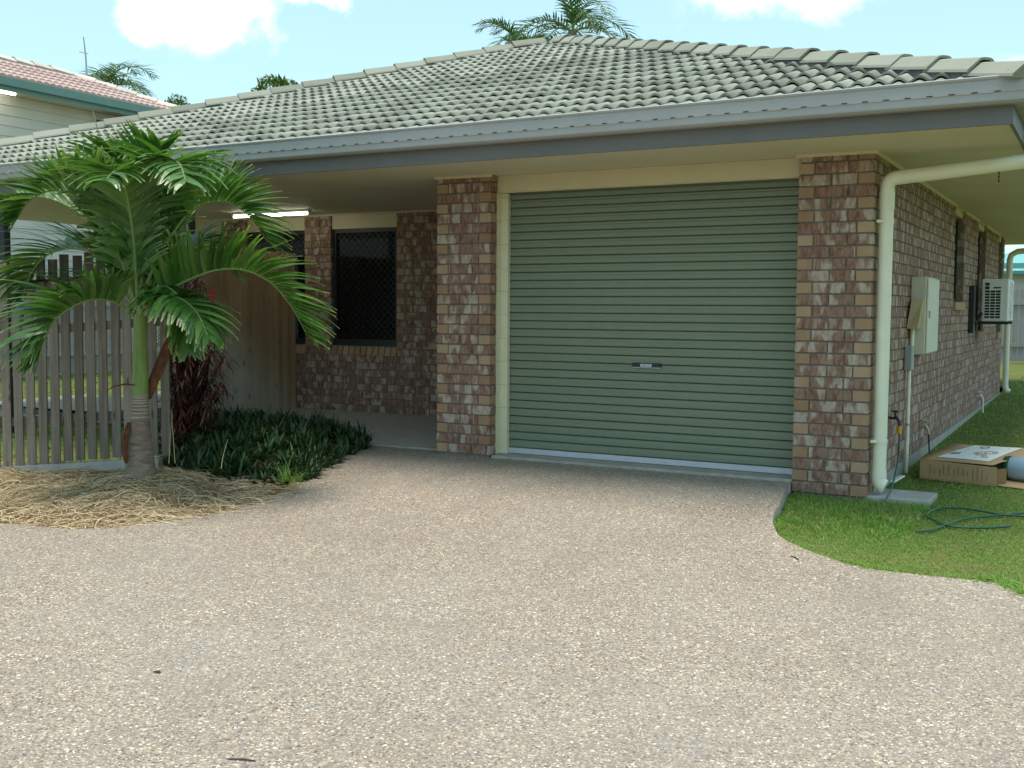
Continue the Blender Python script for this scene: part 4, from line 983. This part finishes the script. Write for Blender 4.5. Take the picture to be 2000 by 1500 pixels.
FR = [
 ([(267, 602, 0), (248, 530, .05), (215, 455, .0), (165, 395, -.1), (110, 372, -.15), (62, 388, -.2), (35, 425, -.2)], dict(vup=.7, fwd=.6, droop=.4)),
 ([(274, 602, 0), (305, 525, .15), (350, 450, .3), (400, 395, .45), (450, 372, .55), (500, 385, .6)], dict(vup=.7, fwd=.65, droop=.4)),

 ([(263, 618, 0), (238, 598, -.08), (210, 586, -.2), (172, 586, -.35), (136, 602, -.45), (106, 626, -.5), (86, 664, -.55), (76, 700, -.55)], dict(vup=.75, fwd=.55, droop=.55)),
 ([(264, 606, 0), (247, 555, .1), (215, 513, .2), (175, 491, .3), (130, 486, .4), (90, 500, .45), (60, 535, .5), (42, 585, .5)], dict(vup=.6, fwd=.6, droop=.7)),
 ([(266, 600, 0), (240, 520, .15), (195, 450, .3), (145, 410, .4), (95, 388, .5), (50, 386, .55), (15, 402, .6)], dict(vup=.75, fwd=.6, droop=.25)),
 ([(268, 598, 0), (256, 480, .1), (243, 390, .2), (238, 345, .2), (246, 312, .1), (260, 300, .0), (272, 312, -.08)], dict(vup=.4, fwd=.6, droop=.7)),
 ([(270, 598, 0), (286, 480, -.05), (304, 400, -.15), (322, 345, -.3), (338, 318, -.5), (352, 322, -.7), (362, 352, -.85)], dict(vup=.35, fwd=.55, droop=.9)),
 ([(273, 600, 0), (300, 520, -.05), (335, 460, -.1), (375, 411, -.1), (420, 393, -.1), (458, 400, -.1), (492, 428, -.1), (522, 472, -.1)], dict(vup=.85, fwd=.65, droop=.35)),
 ([(276, 606, 0), (320, 573, -.1), (370, 546, -.18), (425, 527, -.24), (480, 528, -.28), (530, 553, -.3), (570, 600, -.3), (600, 655, -.3)], dict(vup=.8, fwd=.7, droop=.45)),
 ([(279, 616, 0), (300, 596, -.15), (325, 580, -.32), (355, 585, -.48), (385, 612, -.6), (405, 655, -.66)], dict(vup=.25, fwd=.55, droop=1.2, Lmax=.42)),
 ([(276, 608, 0), (296, 572, -.1), (322, 560, -.22), (348, 580, -.32), (362, 625, -.38), (368, 675, -.4)], dict(vup=.1, fwd=.8, droop=1.4, Lmax=.36)),
 ([(264, 604, 0), (228, 560, .35), (180, 548, .6), (120, 560, .8), (65, 592, .9), (20, 640, .9)], dict(vup=.4, fwd=.55, droop=.8)),
 ([(266, 598, 0), (228, 480, -.15), (185, 405, -.25), (150, 370, -.35), (115, 352, -.45), (80, 358, -.5)], dict(vup=.6, fwd=.6, droop=.4)),
 ([(276, 602, 0), (310, 540, .35), (345, 498, .6), (385, 485, .8), (425, 500, .9), (455, 535, .95)], dict(vup=.6, fwd=.6, droop=.6)),
 ([(269, 598, 0), (262, 480, -.2), (252, 400, -.4), (240, 350, -.6), (225, 335, -.8), (208, 350, -.95)], dict(vup=.4, fwd=.55, droop=.7)),
 ([(271, 598, 0), (280, 500, .2), (292, 420, .45), (305, 360, .7), (320, 330, .9), (345, 320, 1.1)], dict(vup=.5, fwd=.6, droop=.6)),
 ([(271, 598, 0), (276, 470, .05), (284, 395, .05), (293, 345, .02), (302, 312, -.02), (312, 292, -.08)], dict(vup=.6, fwd=.9, droop=.25)),
]
for i, (pts, kw) in enumerate(FR): frond(palm, D3(pts), **{**dict(n_pairs=52, Lmax=.54, width=.052, seed=i+3), **kw})
sp_ = D3([(266, 590, 0), (238, 470, .0), (218, 370, .0), (203, 300, .0), (190, 250, .0), (181, 216, .0)])
MB().tube(catm(sp_, 5), [.014-.012*i/25 for i in range(26)], 6).put('spear_leaf', palm, 'rachis', True)
# dry sheaths hanging by the trunk
def husk(lst, wd, parent, name='dry_sheath'):
    pts = [np.array(p) for p in catm(D3(lst), 5)]; V = []; F = []; n_ = len(pts)
    for i, p in enumerate(pts):
        f = i/(n_-1); w_ = wd*(.35+.65*math.sin(math.pi*min(1, f*.9+.1)))/2
        for k, c_ in ((-1, 0), (0, 1), (1, 0)): V.append(p+_r*w_*k-_fw*.035*c_)
    for i in range(n_-1):
        for k in range(2): F.append((3*i+k, 3*i+k+1, 3*i+k+4, 3*i+k+3))
    kk = len(V); V2 = [v+_fw*.006 for v in V]; F2 = [tuple(j+kk for j in reversed(f)) for f in F]
    MB().add(V+V2, F+F2).put(name, parent, 'husk', True, recalc=False)
husk([(335, 655, .15), (318, 700, .1), (300, 745, .05), (290, 780, .05)], .09, palm)
husk([(252, 825, -.04), (246, 850, -.08), (243, 880, -.1), (247, 905, -.1)], .05, palm)
# dead twigs beside trunk
MB().tube(D3([(262, 752, -.05), (245, 750, -.15), (222, 755, -.2), (208, 764, -.2)]), [.006, .006, .005, .002], 5).put('dry_stalk', palm, 'husk', True)

# background palms and trees
def far_palm(name, crown_px, D, L_, label, seed, n=15, ground=-.3, nleaf=26, lift=0.):
    rg = random.Random(seed); c = Vector(atD(*crown_px, D)); t = empty(name, (c.x, c.y, ground), label, 'palm tree')
    MB().tube([(c.x+.15, c.y, ground), (c.x+.05, c.y, c.z*.5), (c.x, c.y, c.z)], [.2, .15, .11], 10).put('trunk', t, 'bark_far', True)
    for i in range(n):
        az = 2*math.pi*i/n+rg.uniform(-.25, .25); el = R(rg.choice([75, 55, 38, 25, 15])+rg.uniform(-8, 8)); pts = []; p = c.copy(); l = L_*rg.uniform(.85, 1.1)
        for k in range(8):
            pts.append(tuple(p)); p = p+Vector((math.cos(az)*math.cos(el), math.sin(az)*math.cos(el), math.sin(el)))*l/7; el -= R(rg.uniform(13, 20))
        frond(t, pts, n_pairs=nleaf, Lmax=L_*.30, width=.045, mat='palm_far_leaf', rr=.018, vup=.35, fwd=.55, droop=.7, start=.1, seed=seed*50+i, segs=3)
    return t
far_palm('background_palm', (1118, 62), 27, 2.0, 'tall palm crown showing above the roof peak', 3)
far_palm('background_palm', (1012, 100), 31, 1.5, 'smaller palm crown low behind the roof peak on its left', 5, 12)
far_palm('background_palm', (212, 172), 33, 2.1, 'palm crown behind the pink tiled roof beside the antenna mast', 8)
far_palm('background_palm', (385, 222), 46, 1.2, 'tiny distant palm tip above the hip between the two roofs', 12, 9)
def far_tree(crowns, D, label, seed, leaf=.10):
    rg = np.random.default_rng(seed); cs = [(atD(x_, y_, D), rx, rz) for x_, y_, rx, rz in crowns]; c0 = cs[0][0]
    t = empty('background_tree', (c0[0], c0[1], -.3), label, 'tree')
    tk = MB(); tk.tube([(c0[0], c0[1], -.3), (c0[0]+.1, c0[1], c0[2]*.5), (c0[0], c0[1], c0[2])], [.16, .11, .03], 8)
    for c, rx, rz in cs: tk.tube([(c0[0], c0[1], c0[2]*.6), tuple((c0+c)/2-np.array([0, 0, .3])), tuple(c)], [.06, .04, .015], 6)
    tk.put('trunk', t, 'bark_far', True)
    V = []; F = []
    for c, rx, rz in cs:
        n_ = int(900*rx*rz+120)
        for i in range(n_):
            d = rg.normal(size=3); d /= np.linalg.norm(d); r_ = rg.uniform(.15, 1)**.5; p = c+d*r_*np.array([rx, rx, rz])
            a_ = rg.normal(size=3); a_ /= np.linalg.norm(a_); b_ = np.cross(a_, rg.normal(size=3)); b_ /= np.linalg.norm(b_); l = leaf*rg.uniform(.6, 1.3)
            k = len(V); V += [p-a_*l, p+b_*l*.35, p+a_*l, p-b_*l*.35]; F.append((k, k+1, k+2, k+3))
    put('crown', npmesh('crown', np.array(V), np.array(F), 'tree_leaf'), t)
far_tree([(530, 172, .45, .38), (560, 175, .40, .30), (545, 200, .9, .5), (512, 200, .3, .3)], 30, 'yellow green bush top peeping over the left hip of the roof', 4)
far_tree([(614, 178, .28, .35), (640, 190, .4, .2)], 40, 'sparse twiggy treetop right of the yellow green bush', 6, .08)
far_tree([(715, 152, .25, .12), (712, 165, .4, .25)], 34, 'small dark treetop barely above the roof hip', 9)
far_tree([(345, 206, .5, .45), (352, 222, .8, .5)], 44, 'hazy small tree beyond the end of the pink tiled roof', 15, .09)
# red-leaved shrub between palm and screen
cg = onZ(362, 872, .03)
co = empty('red_leaf_shrub', tuple(cg), 'dark red leaved shrub with drooping narrow leaves between palm and screen', 'shrub')
rg = np.random.default_rng(21); stems = MB(); V = []; F = []
for s in range(22):
    tx = rg.uniform(305, 442); ty = rg.uniform(535, 660) if tx < 400 else rg.uniform(560, 770); D_ = float((cg-CAM)@_fw)+rg.uniform(-.25, .25)
    b0 = cg+np.array([rg.uniform(-.22, .12), rg.uniform(-.1, .1), -.05]); e0 = atD(tx, ty, D_); mid = (b0+e0)/2+_r*rg.uniform(-.08, .08)
    pts = [np.array(p) for p in catm([b0, mid, e0], 8)]; stems.tube([tuple(p) for p in pts], [.014-.008*i/(len(pts)-1) for i in range(len(pts))], 6)
    for k in range(95):
        f = rg.uniform(.18, 1.02); i = min(len(pts)-2, int(f*(len(pts)-1))); p = pts[i]+(pts[i+1]-pts[i])*rg.uniform(0, 1)
        az = rg.uniform(0, 2*math.pi); d = np.array([math.cos(az)*.8, math.sin(az)*.8, rg.uniform(-.2, .7)]); d /= np.linalg.norm(d); l = rg.uniform(.11, .25); w_ = rg.uniform(.011, .022)
        q = p.copy(); kk = len(V); sd_ = np.cross(d, [0, 0, 1.]); sd_ /= np.linalg.norm(sd_)+1e-9
        for a in range(4):
            ww = w_*(.5, 1, .75, .12)[a]; V += [q-sd_*ww/2, q+sd_*ww/2]
            if a < 3: d = d+np.array([0, 0, -.42]); d /= np.linalg.norm(d); q = q+d*l/3; F.append((kk+2*a, kk+2*a+1, kk+2*a+3, kk+2*a+2))
stems.put('stem', co, 'stem_brown', True); put('foliage', npmesh('foliage', np.array(V), np.array(F), 'cordyline_leaf'), co)
fl_ = MB(); c_ = atD(415, 580, float((cg-CAM)@_fw)-.25)
for i in range(6): a_ = i; fl_.tube([tuple(c_+np.array([.01*math.cos(a_), .01*math.sin(a_), -.05])), tuple(c_+np.array([.025*math.cos(a_), .02*math.sin(a_), .04+.01*i]))], [.012, .004], 6)
m = MB_('flower_red', .5, .3); m.col((.42, .03, .05)); fl_.put('flower', co, 'flower_red', True)

# ------------------------------------------------------------------ ground cover, straw, grass
cover_poly = [tuple(p[:2]) for p in [onZ(x_, y_, .02) for x_, y_ in [(350, 905), (430, 915), (520, 922), (600, 915), (655, 893), (705, 872), (724, 864)]]]+[(-1.25, .60), (-1.55, .72), (-3.0, .6), (-3.6, .2), (-2.6, -.9), (-1.7, -1.5)]
rg = np.random.default_rng(5); V = []; F = []; cnt = 0
A = np.array(cover_poly); lo, hi = A.min(0), A.max(0)
while cnt < 760:
    p = rg.uniform(lo, hi)[None]
    if not inside(p, cover_poly)[0]: continue
    cnt += 1; d_e = edist(p, cover_poly)[0]; z = float(zbed(p)[0]); h_ = .01+.12*min(1, d_e/.45)*rg.uniform(.5, 1.2); base = np.array([p[0, 0], p[0, 1], z+h_])
    for k in range(15):
        az = rg.uniform(0, 2*math.pi); el = rg.uniform(.15, 1.35); d = np.array([math.cos(az)*math.cos(el), math.sin(az)*math.cos(el), math.sin(el)]); l = rg.uniform(.08, .17)*(.6+.8*rg.uniform()); w_ = rg.uniform(.018, .032)
        sd_ = np.cross(d, [0, 0, 1.]); sd_ /= np.linalg.norm(sd_)+1e-9; q = base.copy(); kk = len(V)
        for a in range(4):
            ww = w_*(.7, 1, .7, .05)[a]; V += [q-sd_*ww/2, q+sd_*ww/2]
            if a < 3: d = d+np.array([0, 0, -.16]); d /= np.linalg.norm(d); q = q+d*l/3; F.append((kk+2*a, kk+2*a+1, kk+2*a+3, kk+2*a+2))
put('ground_cover', npmesh('ground_cover', np.array(V), np.array(F), 'cover_leaf'), None, kind='stuff', label='dense dark green spiky ground cover at the bed corner', category='ground cover')
# straw mulch
straw_poly = [p for p in bed_edge if p[0] > -4.2 and not (p[1] > -1.45)]+[(-.5, -1.7), (-1.0, -1.85), (-1.6, -1.75), (-3.4, -2.15), (-4.2, -2.3)]
A = np.array(straw_poly); lo, hi = A.min(0), A.max(0)
P = rg.uniform(lo, hi, (44000, 2)); P = P[inside(P, straw_poly)]
ed = edist(P, bed_edge, False); keep = rg.uniform(0, 1, len(P)) < np.clip(.45+ed*2., 0, 1); P = P[keep][:22000]
n_ = len(P); Zb = zbed(P); sg = 5
az = rg.uniform(0, 2*math.pi, n_); curl = rg.normal(0, .9, n_); Ls = rg.uniform(.04, .30, n_)*rg.uniform(.5, 1.2, n_); wd_ = rg.uniform(.002, .0055, n_)
hgt = rg.uniform(.0, .05, n_)**1.2; tilt = rg.normal(0, .22, n_)
V = np.zeros((n_, sg+1, 2, 3)); q = np.stack([P[:, 0], P[:, 1]], 1); a_ = az.copy()
for k in range(sg+1):
    f = k/sg; bow = np.sin(math.pi*f)*.25*np.abs(tilt)*Ls
    zz = zbed(q)+.008+hgt+bow+tilt*Ls*(f-.5)*.5
    zz = np.maximum(zz, zbed(q)+.004)
    side = np.stack([-np.sin(a_), np.cos(a_)], 1)
    for s_, sn in ((0, -1), (1, 1)):
        V[:, k, s_, :2] = q+side*sn*wd_[:, None]/2; V[:, k, s_, 2] = zz+sn*.001
    q = q+np.stack([np.cos(a_), np.sin(a_)], 1)*(Ls/sg)[:, None]; a_ = a_+curl/sg*2
idx = np.arange(n_)[:, None]*(2*(sg+1))+np.arange(sg)[None]*2
F = np.stack([idx, idx+1, idx+3, idx+2], -1).reshape(-1, 4)
put('straw_mulch', npmesh('straw_mulch', V.reshape(-1, 3), F, 'straw'), None, kind='stuff', label='loose dry straw mulch heaped round the palm base', category='mulch')
# dry and green weed stalks in the bed
wv_ = MB(); V = []; F = []
tuft = onZ(565, 940, -.03)
tf = empty('grass_tuft', tuple(tuft), 'pale grassy weed tuft at the front edge of the dark ground cover', 'plant')
for i in range(70):
    az_ = rg.uniform(0, 2*math.pi); el = rg.uniform(.5, 1.4); d = np.array([math.cos(az_)*math.cos(el), math.sin(az_)*math.cos(el), math.sin(el)]); l = rg.uniform(.10, .26); w_ = .006; q = tuft+np.array([rg.normal(0, .05), rg.normal(0, .04), 0]); kk = len(V); sd_ = np.cross(d, [0, 0, 1.]); sd_ /= np.linalg.norm(sd_)
    for a in range(5):
        ww = w_*(1, 1, .8, .5, .1)[a]; V += [q-sd_*ww/2, q+sd_*ww/2]
        if a < 4: d = d+np.array([0, 0, -.28]); d /= np.linalg.norm(d); q = q+d*l/4; F.append((kk+2*a, kk+2*a+1, kk+2*a+3, kk+2*a+2))
put('blades', npmesh('blades', np.array(V), np.array(F), 'grass_blade'), tf)
for i, lst in enumerate(([(330, 905, -.1), (332, 860, -.1), (337, 808, -.1)], [(342, 905, -.05), (338, 850, -.05), (334, 800, -.08)], [(432, 915, -.5), (436, 890, -.5), (445, 858, -.5)])):
    st = MB().tube(catm(D3(lst), 5), [.0032-.002*k/10 for k in range(11)], 5)
    st.put('dry_stem', None, 'straw', label=['pale dry stem standing right of the palm trunk', 'second dry stem close to the palm trunk, leaning left', 'short dry stem in front of the dark ground cover'][i], category='stem', group='dry stems in the bed')
# lawn blades
def blades(P, zf, hmin, hmax, wmin, wmax, lean, seed):
    rg = np.random.default_rng(seed); n_ = len(P); z = zf(P); h = rg.uniform(hmin, hmax, n_); w_ = rg.uniform(wmin, wmax, n_); az = rg.uniform(0, 2*math.pi, n_); ln_ = rg.uniform(.2, 1., n_)*lean
    fa = rg.uniform(0, 2*math.pi, n_); s = np.stack([np.cos(fa), np.sin(fa), np.zeros(n_)], 1)*w_[:, None]/2; dirv = np.stack([np.cos(az), np.sin(az)], 1)
    b = np.concatenate([P, z[:, None]-.01], 1); m_ = b.copy(); m_[:, :2] += dirv*(h*ln_*.35)[:, None]; m_[:, 2] += h*.62; t_ = b.copy(); t_[:, :2] += dirv*(h*ln_*1.15)[:, None]; t_[:, 2] += h*(1.05-.5*ln_)
    V = np.stack([b-s, b+s, m_+s*.8, m_-s*.8, t_], 1).reshape(-1, 3); k = np.arange(n_)*5
    F = np.concatenate([np.stack([k, k+1, k+2], 1), np.stack([k, k+2, k+3], 1), np.stack([k+3, k+2, k+4], 1)])
    return V, F
def scatter(n, x0, x1, y0, y1, seed): return np.random.default_rng(seed).uniform((x0, y0), (x1, y1), (n, 2))
pad_rect = lambda P: (P[:, 0] > XR-.02) & (P[:, 0] < 4.07) & (P[:, 1] > .035) & (P[:, 1] < .43)
house_rect = lambda P: (P[:, 0] < XR+.01) & (P[:, 1] > -.0)
c4 = [tuple(bp(u_, v, 0)[:2]) for u_, v in ((.01, .01), (wid+.3, .01), (wid+.3, blen), (.01, blen))]
Vs, Fs, off = [], [], 0
for (n_, x0, x1, y0, y1, hmin, hmax, wmn, wmx, lean, seed) in ((62000, 3.1, 6.2, -2.8, .9, .016, .042, .003, .0058, 1.7, 1), (26000, 3.6, 6.5, .9, 4, .018, .045, .004, .007, 1.7, 2), (30000, 3.6, 9, 4, 12, .02, .05, .006, .011, 1.6, 3), (16000, 0, 10, 12, 21, .03, .07, .012, .02, 1., 4), (9000, 3.1, 4.1, -1.5, -.03, .03, .085, .004, .007, 1.6, 5)):
    P = scatter(n_, x0, x1, y0, y1, seed); P = P[inside(P, lawn_poly)]; P = P[~pad_rect(P) & ~house_rect(P) & ~inside(P, c4)]
    dn = edist(P, lawn_edge, False); P = P[dn > .012]
    if seed == 5: P = P[np.random.default_rng(8).uniform(0, 1, len(P)) < np.clip(1.2+P[:, 1]*.8, 0, 1)]
    V, F = blades(P, zlawn, hmin, hmax, wmn, wmx, lean, seed+20); Vs.append(V); Fs.append(F+off); off += len(V)
le = np.array(lawn_edge[:-3]); rgE = np.random.default_rng(77); ii = rgE.integers(0, len(le)-1, 5200); tt = rgE.uniform(0, 1, 5200)[:, None]; P = le[ii]*(1-tt)+le[ii+1]*tt+rgE.normal(0, .018, (5200, 2))+np.array([.012, .012]); P = P[rgE.uniform(0, 1, len(P)) < np.clip(.25+.9*np.sin(P[:, 0]*9)*np.sin(P[:, 1]*7), .12, 1)]
V, F = blades(P[~house_rect(P)], zlawn, .02, .07, .003, .006, 1.9, 78); Vs.append(V); Fs.append(F+off); off += len(V)
put('lawn_grass', npmesh('lawn_grass', np.concatenate(Vs), np.concatenate(Fs), 'grass_blade'), None, kind='stuff', label='short patchy green grass of the side lawn', category='grass')
P = scatter(34000, -14, -1.6, -3.0, 12, 9); P = P[(P[:, 0] < -1.5) & (P[:, 1] > float(A1[1])+.1+(P[:, 0]-float(A1[0]))*float((A1-A0)[1]/(A1-A0)[0])) & ~inside(P, bed_poly) & ~inside(P, [tuple(p[:2]) for p in pth]) & ~((P[:, 0] > -7.6) & (P[:, 1] > .9) & (P[:, 1] < 2.7))]
V, F = blades(P, lambda P: np.full(len(P), -.10), .03, .07, .010, .018, 1., 33)
put('yard_grass', npmesh('yard_grass', V, F, 'grass_blade'), None, kind='stuff', label='green grass beyond the picket fence', category='grass')
# twig and leaf litter on the driveway
def litter(px, py, l, ang, label, r_=.004):
    p = pix(px, py); z = dz(p[1])+r_; d = Vector((math.cos(ang), math.sin(ang), 0))*l/2
    MB().tube([tuple(Vector((p[0], p[1], z))-d), tuple(Vector((p[0]+.006, p[1]+.004, z+.002))), tuple(Vector((p[0], p[1], z))+d)], [r_*.6, r_, r_*.5], 6).put('twig', None, 'stem_brown', label=label, category='twig', group='twigs on the driveway')
litter(1552, 1091, .10, -.9, 'thin brown twig on the driveway near the lawn edge'); litter(472, 1486, .09, .35, 'dark twig on the driveway at the bottom edge of the picture', .003); litter(307, 1315, .03, .2, 'tiny dark crumb lying on the left of the driveway', .005)
